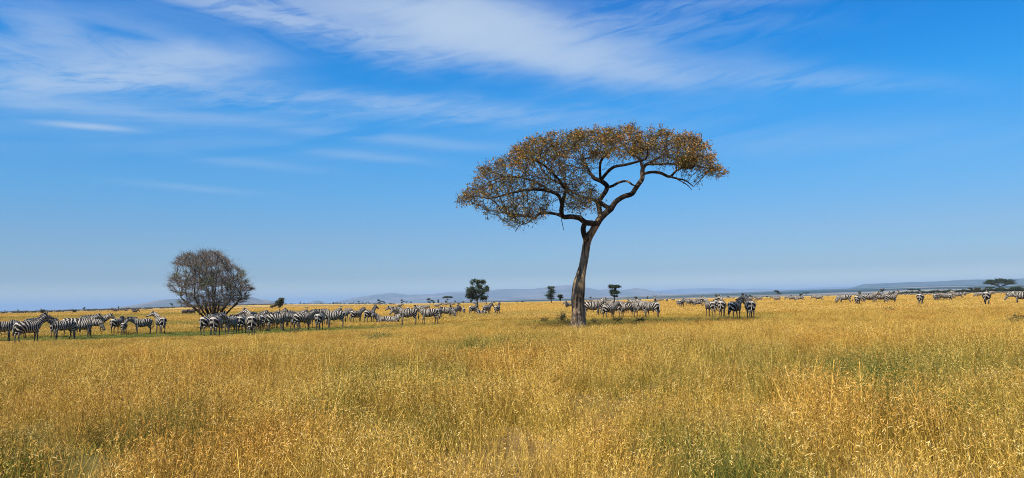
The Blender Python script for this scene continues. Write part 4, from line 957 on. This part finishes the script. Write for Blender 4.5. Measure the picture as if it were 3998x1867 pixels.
# ------------------------------------------------------------------ the herd
Z = [
 (2, 1332, 5, 'lowered', 1.0, 'shaded zebra with lowered head at the western edge, partly out of view'),
 (30, 1316, 20, 'grazing', .95, 'zebra with orange-tinted neck behind the westernmost shaded one'),
 (68, 1322, 15, 'relaxed', 1.0, 'zebra whose pale head shows over the back of the big raised-head zebra'),
 (108, 1341, 26, 'alert', 1.0, 'big zebra with raised head touching noses with another'),
 (247, 1326, 206, 'forward', 1.02, 'zebra facing west, nose to nose with the big raised-head one'),
 (212, 1317, 80, 'relaxed', .9, 'dark zebra hidden behind the west-facing zebra\'s chest'),
 (285, 1308, 10, 'relaxed', 1.0, 'zebra with its mane arched behind the crowded western group'),
 (318, 1313, 5, 'forward', 1.0, 'zebra looking east over two others in the western group'),
 (322, 1321, 338, 'lowered', 1.0, 'zebra with warm brown flank stripes and drooping grey face'),
 (372, 1303, 350, 'forward', .98, 'dark-faced zebra looking east at the end of the western group'),
 (455, 1305, 62, 'relaxed', .95, 'zebra walking away with dark mane, beside a foal'),
 (484, 1306, 82, 'alert', .70, 'foal with white ears next to its walking mother'),
 (557, 1306, 200, 'relaxed', .95, 'zebra facing west alone with its muzzle low, white forehead'),
 (626, 1304, 108, 'lookleft', .98, 'zebra seen from behind with raised turned head, alone west of the thorn tree'),
 (812, 1312, 55, 'relaxed', 1.0, 'zebra rump at the western end of the herd under the thorn tree'),
 (842, 1319, 78, 'relaxed_turned', .98, 'zebra seen from behind in front of the thorn tree trunk'),
 (900, 1304, 236, 'relaxed', .92, 'dark zebra facing the viewer under the thorn tree, brown nose'),
 (888, 1292, 195, 'relaxed', .95, 'grey-faced zebra looking west under the thorn tree'),
 (925, 1286, 10, 'relaxed', .98, 'zebra with a long pale back behind the brown-nosed one'),
 (946, 1300, 76, 'relaxed', .98, 'zebra turned away with one white foreleg, east of the brown-nosed one'),
 (979, 1317, 96, 'lookleft', 1.04, 'large zebra seen from behind with both ears up'),
 (1008, 1293, 270, 'relaxed', .95, 'dark zebra facing the viewer right of the large ears-up zebra'),
 (1000, 1280, 170, 'relaxed', .95, 'zebra with arched dark mane behind the large ears-up zebra'),
 (1052, 1285, 40, 'relaxed', .95, 'zebra rump half hidden behind the side-on zebra'),
 (1046, 1276, 350, 'forward', .95, 'dark-eared zebra in the back row above the half hidden rump'),
 (1081, 1293, 8, 'lowered', 1.0, 'side-on zebra with a rounded belly in mid-herd'),
 (1078, 1272, 15, 'alert', .95, 'zebra with head held up in the back row of mid-herd'),
 (1096, 1268, 85, 'relaxed', .93, 'round dark rump in the back row of mid-herd'),
 (1127, 1273, 185, 'relaxed', .95, 'zebra with a white ear in the back row near mid-herd'),
 (1122, 1287, 330, 'grazing', .98, 'zebra grazing with its face to the ground in mid-herd'),
 (1168, 1274, 190, 'forward', .96, 'zebra facing west with a curved dark mane behind the grazer'),
 (1183, 1291, 32, 'forward', 1.0, 'zebra with a narrow waist standing east of the mid-herd grazer'),
 (1213, 1270, 5, 'relaxed', .95, 'half hidden zebra behind the narrow-waisted one'),
 (1200, 1256, 265, 'alert', .95, 'zebra head in the farthest row, western of two'),
 (1236, 1254, 10, 'relaxed', .95, 'zebra head in the farthest row, eastern of two'),
 (1248, 1291, 78, 'relaxed', 1.0, 'round-rumped zebra turned away with a side-swept dark tail'),
 (1308, 1281, 188, 'relaxed', 1.03, 'zebra facing west with its tail flicked out behind'),
 (1325, 1258, 280, 'alert', .95, 'zebra looking this way behind the tail-flicking one'),
 (1342, 1254, 15, 'lowered', .93, 'zebra with lowered head behind the tail-flicking one\'s rump'),
 (1362, 1229, 180, 'grazing', .9, 'small distant zebra grazing above the tail-flicking one'),
 (1392, 1264, 46, 'forward', 1.0, 'western zebra of a pair facing away, neck stretched'),
 (1444, 1264, 55, 'alert', 1.0, 'eastern zebra of a pair, head raised and turned'),
 (1496, 1264, 200, 'lying', .98, 'zebra lying in the grass with dark muzzle pointing west'),
 (1533, 1264, 330, 'lying', .98, 'zebra lying in the grass with both ears up'),
 (1594, 1270, 188, 'relaxed', 1.06, 'large zebra facing west, standing over two lying ones'),
 (1556, 1248, 180, 'forward', .95, 'pale-headed zebra peeping over the large west-facing one'),
 (1676, 1267, 182, 'forward', 1.02, 'zebra resting its neck over the large west-facing one\'s rump'),
 (1592, 1229, 95, 'grazing', .9, 'pale zebra rump between the resting-neck pair'),
 (1652, 1212, 8, 'grazing', .95, 'distant zebra above the resting-neck zebra\'s mane'),
 (1668, 1213, 175, 'grazing', .95, 'distant pale zebra beside the one above the resting-neck zebra'),
 (1706, 1207, 4, 'relaxed', 1.0, 'dark distant zebra standing side-on on its own'),
 (1714, 1250, 75, 'relaxed', .95, 'zebra rump beside the grazer at the herd\'s eastern end'),
 (1740, 1248, 350, 'grazing', 1.0, 'zebra grazing at the eastern end of the big herd'),
 (1763, 1237, 262, 'alert', .95, 'zebra facing the viewer behind the eastern grazer, ears up'),
 (1773, 1236, 40, 'relaxed', .92, 'dark zebra back behind the eastern grazer\'s neck'),
 (1794, 1230, 258, 'alert', .9, 'zebra facing the viewer with raised head beside a foal'),
 (1811, 1231, 92, 'alert', .72, 'foal with pricked ears between two adults'),
 (1847, 1233, 55, 'relaxed', .95, 'zebra turned away below the tall green tree'),
 (1882, 1231, 180, 'lying', .9, 'zebra lying flat in the grass beside the dead tree'),
 (1902, 1233, 55, 'forward', .98, 'zebra with arched dark neck in front of the dead tree'),
 (1942, 1234, 74, 'alert', .98, 'zebra with ears pricked at the eastern end of the row of four'),
 (2214, 1211, 262, 'alert', .9, 'pale zebra facing the viewer west of the thick trunk'),
 (2225, 1208, 150, 'relaxed', .88, 'darker zebra behind the pale one west of the thick trunk'),
 (2313, 1240, 2, 'forward', 1.06, 'zebra whose rump is hidden by the thick trunk'),
 (2334, 1228, 180, 'relaxed', .95, 'zebra with arched mane behind the trunk-hidden one, nearer the trunk'),
 (2354, 1226, 178, 'relaxed', .95, 'zebra with arched mane behind the trunk-hidden one, farther from the trunk'),
 (2381, 1247, 45, 'forward', .88, 'young zebra in front of the two-tiered tree'),
 (2406, 1241, 130, 'relaxed', .98, 'zebra with hanging dark tail below the two-tiered tree'),
 (2449, 1241, 148, 'relaxed', .98, 'grey-faced zebra in the shaded row'),
 (2499, 1242, 140, 'forward', 1.0, 'zebra in the shaded row resting its neck on the next one'),
 (2546, 1244, 140, 'lowered', 1.02, 'brightly lit zebra at the sunny end of the shaded row'),
 (2440, 1223, 5, 'relaxed', .95, 'zebra back behind the grey-faced one'),
 (2505, 1223, 182, 'relaxed', .95, 'zebra back with reddish mane behind the sunny end'),
 (2561, 1222, 268, 'alert', .95, 'zebra looking this way over the brightly lit one, white ears'),
 (2648, 1199, 85, 'relaxed', .85, 'zebra at the western side of the small grazing knot'),
 (2661, 1206, 68, 'relaxed', .95, 'zebra turned away with an arched brown neck in the small knot'),
 (2693, 1202, 195, 'lowered', .95, 'zebra lowering its head toward its neighbour in the small knot'),
 (2708, 1199, 40, 'relaxed', .88, 'brownish zebra in the middle of the small knot'),
 (2726, 1204, 170, 'relaxed', .88, 'brownish zebra at the eastern side of the small knot'),
 (2774, 1238, 116, 'lookleft', .96, 'zebra from behind looking back, first of the four large ones'),
 (2799, 1224, 80, 'alert', .95, 'zebra mostly hidden between the first two large ones'),
 (2821, 1240, 84, 'lookleft', .96, 'zebra seen squarely from behind, second of the four large ones'),
 (2872, 1251, 64, 'forward', .96, 'zebra with its neck across its neighbour, third of the four large ones'),
 (2931, 1252, 98, 'lookleft', 1.0, 'zebra with its neck crossed, last of the four large ones'),
 (3034, 1182, 182, 'relaxed', 1.0, 'lone distant zebra facing west under the leaning crowned tree'),
 (3091, 1180, 180, 'lowered', 1.0, 'distant zebra walking west, front one of two'),
 (3125, 1180, 180, 'grazing', 1.0, 'distant zebra grazing, rear one of two'),
 (3197, 1180, 180, 'lowered', 1.0, 'lone distant zebra facing west between two open gaps'),
 (3300, 1191, 180, 'grazing', 1.02, 'grazing zebra at the western end of the eastern group'),
 (3350, 1198, 82, 'relaxed', .98, 'zebra seen squarely from behind in the eastern group'),
 (3364, 1184, 20, 'relaxed', .92, 'zebra head poking out behind the squarely seen rump'),
 (3394, 1191, 18, 'forward', 1.0, 'zebra with neck laid on the next in the eastern group'),
 (3390, 1180, 185, 'relaxed', .9, 'pale zebra behind the neck-laying one'),
 (3438, 1189, 12, 'forward', .98, 'side-on zebra in the middle of the eastern group'),
 (3430, 1179, 5, 'relaxed', .92, 'zebra back above the side-on one in the eastern group'),
 (3466, 1184, 200, 'relaxed', .92, 'zebra bending toward the east end of the eastern group'),
 (3482, 1189, 30, 'alert', .98, 'zebra with raised head at the east end of the eastern group'),
 (3596, 1198, 84, 'relaxed', 1.0, 'lone zebra seen from behind, plump with white ear to the east'),
 (3655, 1182, 80, 'relaxed', .98, 'zebra from behind at the start of the far east group'),
 (3667, 1178, 70, 'relaxed', .9, 'second zebra from the start of the far east group'),
 (3684, 1180, 15, 'lowered', .95, 'dark zebra in the middle of the far east group'),
 (3698, 1181, 140, 'relaxed', .9, 'zebra with its head hidden in the far east group'),
 (3713, 1173, 262, 'relaxed', .95, 'zebra facing the viewer in the far east group'),
 (3741, 1172, 182, 'forward', 1.0, 'side-on zebra facing west in the far east group'),
 (3826, 1166, 182, 'grazing', 1.0, 'zebra grazing just west of the plump striped rump'),
 (3855, 1198, 88, 'lowered', 1.05, 'plump zebra rump seen squarely from behind under the great umbrella tree'),
 (3854, 1166, 5, 'relaxed', 1.0, 'dark zebra behind the plump rump'),
 (3996, 1194, 182, 'lowered', 1.0, 'zebra at the eastern edge, partly out of view'),
]
for r_ in Z: zebra(*r_)
for px, py, hd, ps in [(868, 1297, 190, 'relaxed'), (912, 1294, 20, 'lowered'), (962, 1289, 100, 'relaxed'), (990, 1287, 15, 'forward'), (1022, 1283, 200, 'relaxed'), (1036, 1290, 60, 'relaxed'), (1062, 1279, 190, 'lowered'),
                       (1104, 1282, 30, 'relaxed'), (1141, 1281, 160, 'relaxed'), (1152, 1269, 10, 'forward'), (1186, 1276, 185, 'relaxed'), (1206, 1281, 70, 'relaxed'), (1229, 1274, 15, 'relaxed'), (1262, 1270, 200, 'lowered'), (1276, 1275, 100, 'relaxed'), (1286, 1264, 5, 'forward')]:
    zebra(px, py, hd, ps, .95, 'half hidden zebra packed among the crowd standing east of the thorn tree', 'zebras packed in the big herd')
for px, py, hd, ps in [(2368, 1233, 10, 'relaxed'), (2422, 1231, 120, 'relaxed'), (2472, 1232, 30, 'lowered'), (2526, 1231, 175, 'relaxed')]:
    zebra(px, py, hd, ps, .95, 'half hidden zebra packed into the row just east of the thick trunk', 'zebras packed beside the umbrella thorn')
ZF = [(2258 + 33, 1182, 90), (2305, 1181, 10), (2340, 1179, 180), (2372, 1182, 0), (2385, 1178, 10), (2460, 1177, 175), (2478, 1178, 0), (2497, 1179, 40), (2572, 1183, 175), (2584, 1181, 180), (2604, 1184, 90), (2628, 1179, 180),
      (2797, 1169, 180), (2842, 1170, 0), (2864, 1169, 178), (2930, 1182, 0), (2964, 1181, 170), (2972, 1170, 20), (2925, 1169, 180), (3038, 1163, 0), (3072, 1163, 180), (3098, 1162, 180), (3133, 1162, 10), (3172, 1160, 0), (3186, 1159, 180), (3234, 1159, 0),
      (3307, 1162, 10), (3324, 1162, 90), (3368, 1165, 0), (3352, 1164, 185), (3440, 1162, 180), (3430, 1160, 0), (3412, 1167, 180), (3518, 1157, 190), (3534, 1156, 5), (3547, 1156, 85), (3560, 1157, 0), (3572, 1156, 180), (3612, 1157, 10), (3630, 1157, 20),
      (3768, 1163, 90), (3750, 1155, 180), (3778, 1154, 185), (3870, 1160, 0), (3905, 1152, 10), (3916, 1150, 180), (3928, 1150, 0), (3940, 1149, 180), (3976, 1156, 182), (3993, 1152, 0), (1742, 1197, 180), (1733, 1194, 0), (1757, 1195, 10), (1770, 1196, 180), (1790, 1194, 0), (1560, 1206, 20), (1855, 1194, 180)]
for k, (px, py, hd) in enumerate(ZF):
    zebra(px, py, hd + random.uniform(-8, 8), random.choice(['grazing', 'relaxed', 'lowered', 'grazing']), 1.0, 'tiny pale zebra far out near the brow of the plain', 'far zebras along the brow', parts=False)
# wildebeest
WB = None
POSES['gnu'] = (8, 0, -60, 0, (.05, -.05, 0, .06), .1)
gb, gm_, gt = make_body('gnu', True)
hv_, hf_ = [], []
n_, _, hp_, _, _, _ = POSES['gnu']
def gnu(px, py, heading, label, parts=True):
    p, rz = face(px, py, heading); e = bpy.data.objects.new('wildebeest', None); COL.objects.link(e); e.location = p; e.rotation_euler = (0, 0, rz)
    link('body', gb, e); link('mane', gm_, e); link('tail', gt, e)
    for s in (-1, 1): link('horn', horns[s], e)
    tag(e, label, 'wildebeest', 'wildebeest far out'); return e
horns = {}
for s in (-1, 1):
    c = Vector((.46 + .55 * .99, 0, 1.10 + .08 + .10)); pts = catmull([c, c + Vector((0, s * .14, -.04)), c + Vector((.02, s * .24, .03)), c + Vector((.03, s * .20, .17))], 3)
    v, f = tube(pts, list(np.linspace(.03, .008, len(pts))), 6); horns[s] = make_mesh('horn', [tuple(q) for q in v], f, [hornmat], smooth=True)
for a in [(722, 1233, 15, 'dark wildebeest at the western end of a line of three'), (739, 1232, 5, 'dark wildebeest in the middle of a line of three'), (751, 1232, 25, 'dark wildebeest at the eastern end of a line of three'),
          (772, 1222, 180, 'small dark wildebeest behind the line of three'), (527, 1228, 10, 'dark wildebeest alone on the western plain'), (520, 1219, 0, 'far dark wildebeest, eastern of two specks below the rise'), (490, 1219, 170, 'far dark wildebeest, western of two specks below the rise'), (450, 1222, 0, 'far dark wildebeest beyond the walking zebra\'s head')]: gnu(*a)
# ------------------------------------------------------------------ grass
grm, h, o = mat('dry_grass')
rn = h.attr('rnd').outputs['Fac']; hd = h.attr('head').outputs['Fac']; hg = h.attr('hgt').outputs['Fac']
gr = h.attr('gg', 'INSTANCER').outputs['Fac']; tn = h.attr('tone', 'INSTANCER').outputs['Fac']
stem = h.ramp(rn, [(0, (.09, .048, .010)), (.35, (.40, .235, .035)), (.7, (.75, .465, .075)), (1, (.90, .63, .14))])
seed = h.ramp(rn, [(0, (.34, .18, .03)), (.4, (.70, .42, .07)), (.8, (.84, .54, .13)), (1, (.90, .66, .27))])
c = h.mix(hd, stem, seed)
wp = h.new('ShaderNodeNewGeometry').outputs['Position']
c = h.mix(h.m('MULTIPLY', h.ss(tn, .45, .95), .6), c, h.mix(1.0, c, (.66, .47, .40), 'MULTIPLY'))
c = h.mix(h.m('MULTIPLY', h.ss(h.noise(wp, .33, 4, .6), .48, .68), .6), c, h.mix(1.0, c, (1.0, .76, .62), 'MULTIPLY'))
c = h.mix(h.m('MULTIPLY', h.ss(h.noise(wp, .21, 4, .6, .3),   .56, .44), .12), c, h.mix(1.0, c, (.82, 1.0, .8), 'MULTIPLY'))
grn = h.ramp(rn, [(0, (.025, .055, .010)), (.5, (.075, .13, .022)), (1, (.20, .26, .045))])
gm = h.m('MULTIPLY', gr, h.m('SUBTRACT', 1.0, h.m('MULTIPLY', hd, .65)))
gm = h.m('MAXIMUM', gm, h.m('MULTIPLY', h.m('SUBTRACT', 1.0, h.ss(hg, .0, .7)), .28))  # blade feet greener; their darkening also paints in shade between the clumps
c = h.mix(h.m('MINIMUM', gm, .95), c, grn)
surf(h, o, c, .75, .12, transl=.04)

def clump(seed, kind):
    rs = np.random.RandomState(seed); V, F, Rn, Hd, Hg = [], [], [], [], []
    def ribbon(pts, w0, w1, side, r_, hd_, hmax):
        n0 = len(V)
        for i, p in enumerate(pts):
            t = i / (len(pts) - 1); w_ = w0 + (w1 - w0) * t
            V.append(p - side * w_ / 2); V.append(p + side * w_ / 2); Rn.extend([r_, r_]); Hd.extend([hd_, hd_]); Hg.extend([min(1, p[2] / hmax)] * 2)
        for i in range(len(pts) - 1): F.append([n0 + 2 * i, n0 + 2 * i + 1, n0 + 2 * i + 3, n0 + 2 * i + 2])
    if kind == 'tall': nb, ns, H_, Rr, bw, hw = 60, 66, .64, .34, .0036, .0062
    elif kind == 'short': nb, ns, H_, Rr, bw, hw = 80, 4, .24, .34, .008, .011
    elif kind == 'stalk': nb, ns, H_, Rr, bw, hw = 48, 34, .80, .32, .0038, .006
    elif kind == 'lush': nb, ns, H_, Rr, bw, hw = 90, 3, .34, .32, .012, .012
    else: nb, ns, H_, Rr, bw, hw = 110, 60, .50, .75, .012, .014      # 'far': a wider tussock for distant ground
    lean = rs.normal(size=2) * .10
    for k in range(nb):
        a = rs.uniform(0, 6.28); t = math.sqrt(rs.rand()) * Rr; b = np.array([math.cos(a) * t, math.sin(a) * t, -.01]); hb = H_ * rs.uniform(.35, .8)
        d = np.array([rs.normal() * .35 + lean[0], rs.normal() * .35 + lean[1], 1.0]); d /= np.linalg.norm(d); bend = np.array([rs.normal(), rs.normal(), -.55]) * .17 * hb
        yaw = rs.uniform(0, 6.28); sd = np.array([math.cos(yaw), math.sin(yaw), 0])
        ribbon([b, b + d * hb * .6 + bend * .25, b + d * hb + bend], bw, bw * .3, sd, rs.rand(), 0, H_)
    for k in range(ns):
        a = rs.uniform(0, 6.28); t = math.sqrt(rs.rand()) * Rr; b = np.array([math.cos(a) * t, math.sin(a) * t, -.01]); hb = H_ * rs.uniform(.62, 1.12)
        d = np.array([rs.normal() * .22 + lean[0] * 1.6, rs.normal() * .22 + lean[1] * 1.6, 1.0]); d /= np.linalg.norm(d)
        yaw = rs.uniform(0, 6.28); sd = np.array([math.cos(yaw), math.sin(yaw), 0]); r_ = rs.rand(); top = b + d * hb
        ribbon([b, b + d * hb * .5 + np.array([lean[0], lean[1], 0]) * .04, top], bw * .6, bw * .45, sd, r_, 0, H_)
        for q in range((rs.choice([1, 2, 4, 5]) if kind != 'far' else rs.choice([1, 2, 3]))):          # drooping spikelets of the seed head
            v = d * .5 + np.array([rs.normal() * .9, rs.normal() * .9, rs.uniform(-.2, .9)]); v /= np.linalg.norm(v); L_ = rs.uniform(.018, .048) * (2.2 if kind == 'far' else 1)
            s0 = top - d * rs.uniform(0, .12); sd2 = np.cross(v, rs.normal(size=3)); sd2 /= np.linalg.norm(sd2)
            ribbon([s0, s0 + v * L_ * .5, s0 + v * L_], hw, hw * .25, sd2, np.clip(r_ + rs.normal() * .2, 0, 1), 1, H_)
    if kind == 'stalk':
        for k in range(3):      # long bent stalks leaning across the rest
            a = rs.uniform(0, 6.28); t = math.sqrt(rs.rand()) * Rr; b = np.array([math.cos(a) * t, math.sin(a) * t, -.01]); yaw = rs.uniform(0, 6.28); L_ = rs.uniform(.8, 1.1); tl = rs.uniform(.3, .9)
            d = np.array([math.cos(yaw) * tl, math.sin(yaw) * tl, 1.0]); d /= np.linalg.norm(d); sd = np.cross(d, [0, 0, 1.0]); sd /= np.linalg.norm(sd)
            ribbon([b, b + d * L_ * .5, b + d * L_ + np.array([d[0], d[1], -.5]) * .12], .006, .004, sd, rs.uniform(.7, 1), .6, H_)
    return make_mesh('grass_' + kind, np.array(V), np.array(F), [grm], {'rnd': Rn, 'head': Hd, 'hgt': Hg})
SRC = bpy.data.collections.new('grass_sources')
KINDS = ['tall'] * 4 + ['stalk'] * 3 + ['short'] * 3 + ['lush'] * 3 + ['far'] * 4
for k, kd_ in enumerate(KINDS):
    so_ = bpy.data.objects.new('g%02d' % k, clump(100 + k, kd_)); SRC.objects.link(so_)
rs = np.random.RandomState(55)
def ring(r0, r1, dens, amax=40):
    n = int(dens * math.radians(2 * amax) / 2 * (r1 * r1 - r0 * r0)); r_ = np.sqrt(rs.uniform(r0 * r0, r1 * r1, n)); a = np.radians(rs.uniform(-amax, amax, n))
    return r_ * np.sin(a), r_ * np.cos(a)
PX_, PY_, VAR, SC, GGv = [], [], [], [], []
for r0, r1, dens, far_ in [(2.0, 16, 20, 0), (16, 34, 12, 0), (34, 66, 8, 0), (66, 105, 3.4, 1), (105, 200, 1.1, 1), (200, 420, .25, 1)]:
    x, y = ring(r0, r1, dens, 66 if r1 < 20 else 50 if r1 < 40 else 42)
    if r1 < 40: kp = rs.rand(len(x)) < np.clip(.62 + 3.2 * (fbm(x / .55 + 3, y / .8 + 11, 2) - .5), .12, 1); x, y = x[kp], y[kp]
    g = greenness(x, y); sh = shortness(x, y); n = len(x)
    patch = fbm(x / 2.3 + 9, y / 3.6 + 4, 3)
    if far_:
        var = rs.randint(13, 17, n); s_ = rs.uniform(.75, 1.2, n) * (1 if r1 < 110 else 1.25 if r1 < 250 else 1.9)
        sz = s_ * np.where(r0 > 100, .60, .58) * (1 - .35 * sh)
        g = .40 * sst(fbm(x / 60.0, y / 30.0, 3), .48, .64) + .5 * sst(-x / y, .15, .45) * sst(fbm(x / 90.0 + 5, y / 22.0, 3), .42, .58) + .4 * g * (r0 < 100)
    else:
        rr3 = np.hypot(x, y); u = rs.rand(n); pl = np.clip(.10 + .75 * sh + .25 * g, 0, .92); var = np.where(u < pl, np.where(rs.rand(n) < .35 + .5 * (g > .7), rs.randint(10, 13, n), rs.randint(7, 10, n)), np.where(rs.rand(n) < np.clip(.12 + 2.2 * (fbm(x / 4.0 + 2, y / 5.0 + 8, 3) - .5), .03, .6), rs.randint(4, 7, n), rs.randint(0, 4, n)))
        s_ = rs.uniform(.75, 1.15, n) * (.82 + .45 * (patch - .3)); sz = s_ * (1 - .55 * sh) * np.clip(1.12 - .009 * (np.hypot(x, y) - 10), .72, 1.1)
        sz = sz * (1 - .34 * sst(rr3, 24, 36))
        sz = sz * (1 - .25 * sst(fbm(x / 1.1 + 30, y / 1.6, 3), .5, .7))
    PX_.append(x); PY_.append(y); VAR.append(var); SC.append(np.stack([s_, s_, sz], 1)); GGv.append(np.clip(g + rs.normal(size=n) * .13 + (rs.rand(n) < .05) * .5, 0, 1))
x = np.concatenate(PX_); y = np.concatenate(PY_); z = ground_z(x, y); n = len(x); print('grass clumps', n)
keep = np.hypot(x - TREE.x, y - TREE.y) > .62
me = bpy.data.meshes.new('grass'); me.vertices.add(int(keep.sum())); me.vertices.foreach_set('co', np.stack([x, y, z], 1)[keep].astype(np.float32).ravel())
def pa(name, typ, v):
    a = me.attributes.new(name, typ, 'POINT'); a.data.foreach_set({'FLOAT': 'value', 'INT': 'value', 'FLOAT_VECTOR': 'vector'}[typ], v[keep].ravel())
pa('var', 'INT', np.concatenate(VAR).astype(np.int32)); pa('scl', 'FLOAT_VECTOR', np.vstack(SC).astype(np.float32))
rot = np.stack([rs.normal(size=n) * .07, rs.normal(size=n) * .07, rs.uniform(0, 6.28, n)], 1)
pa('rot', 'FLOAT_VECTOR', rot.astype(np.float32)); pa('gg', 'FLOAT', np.concatenate(GGv).astype(np.float32)); pa('tone', 'FLOAT', fbm(x / 1.9 + 60, y / 2.7, 3).astype(np.float32) * .6 + .5 * rs.rand(n).astype(np.float32))
grass = link('grass', me); tag(grass, 'tall golden dry grass with green patches over the whole plain', 'grass', None, 'stuff')
ng = bpy.data.node_groups.new('grow_grass', 'GeometryNodeTree')
ng.interface.new_socket('Geometry', in_out='INPUT', socket_type='NodeSocketGeometry'); ng.interface.new_socket('Geometry', in_out='OUTPUT', socket_type='NodeSocketGeometry')
gi = ng.nodes.new('NodeGroupInput'); go = ng.nodes.new('NodeGroupOutput'); iop = ng.nodes.new('GeometryNodeInstanceOnPoints'); ci = ng.nodes.new('GeometryNodeCollectionInfo')
ci.inputs['Collection'].default_value = SRC; ci.inputs['Separate Children'].default_value = True; ci.inputs['Reset Children'].default_value = True
def na(name, typ):
    q = ng.nodes.new('GeometryNodeInputNamedAttribute'); q.data_type = typ; q.inputs['Name'].default_value = name; return q.outputs['Attribute']
ng.links.new(gi.outputs[0], iop.inputs['Points']); ng.links.new(ci.outputs[0], iop.inputs['Instance']); iop.inputs['Pick Instance'].default_value = True
ng.links.new(na('var', 'INT'), iop.inputs['Instance Index'])
e2r = ng.nodes.new('FunctionNodeEulerToRotation'); ng.links.new(na('rot', 'FLOAT_VECTOR'), e2r.inputs[0]); ng.links.new(e2r.outputs[0], iop.inputs['Rotation'])
ng.links.new(na('scl', 'FLOAT_VECTOR'), iop.inputs['Scale']); ng.links.new(iop.outputs[0], go.inputs[0])
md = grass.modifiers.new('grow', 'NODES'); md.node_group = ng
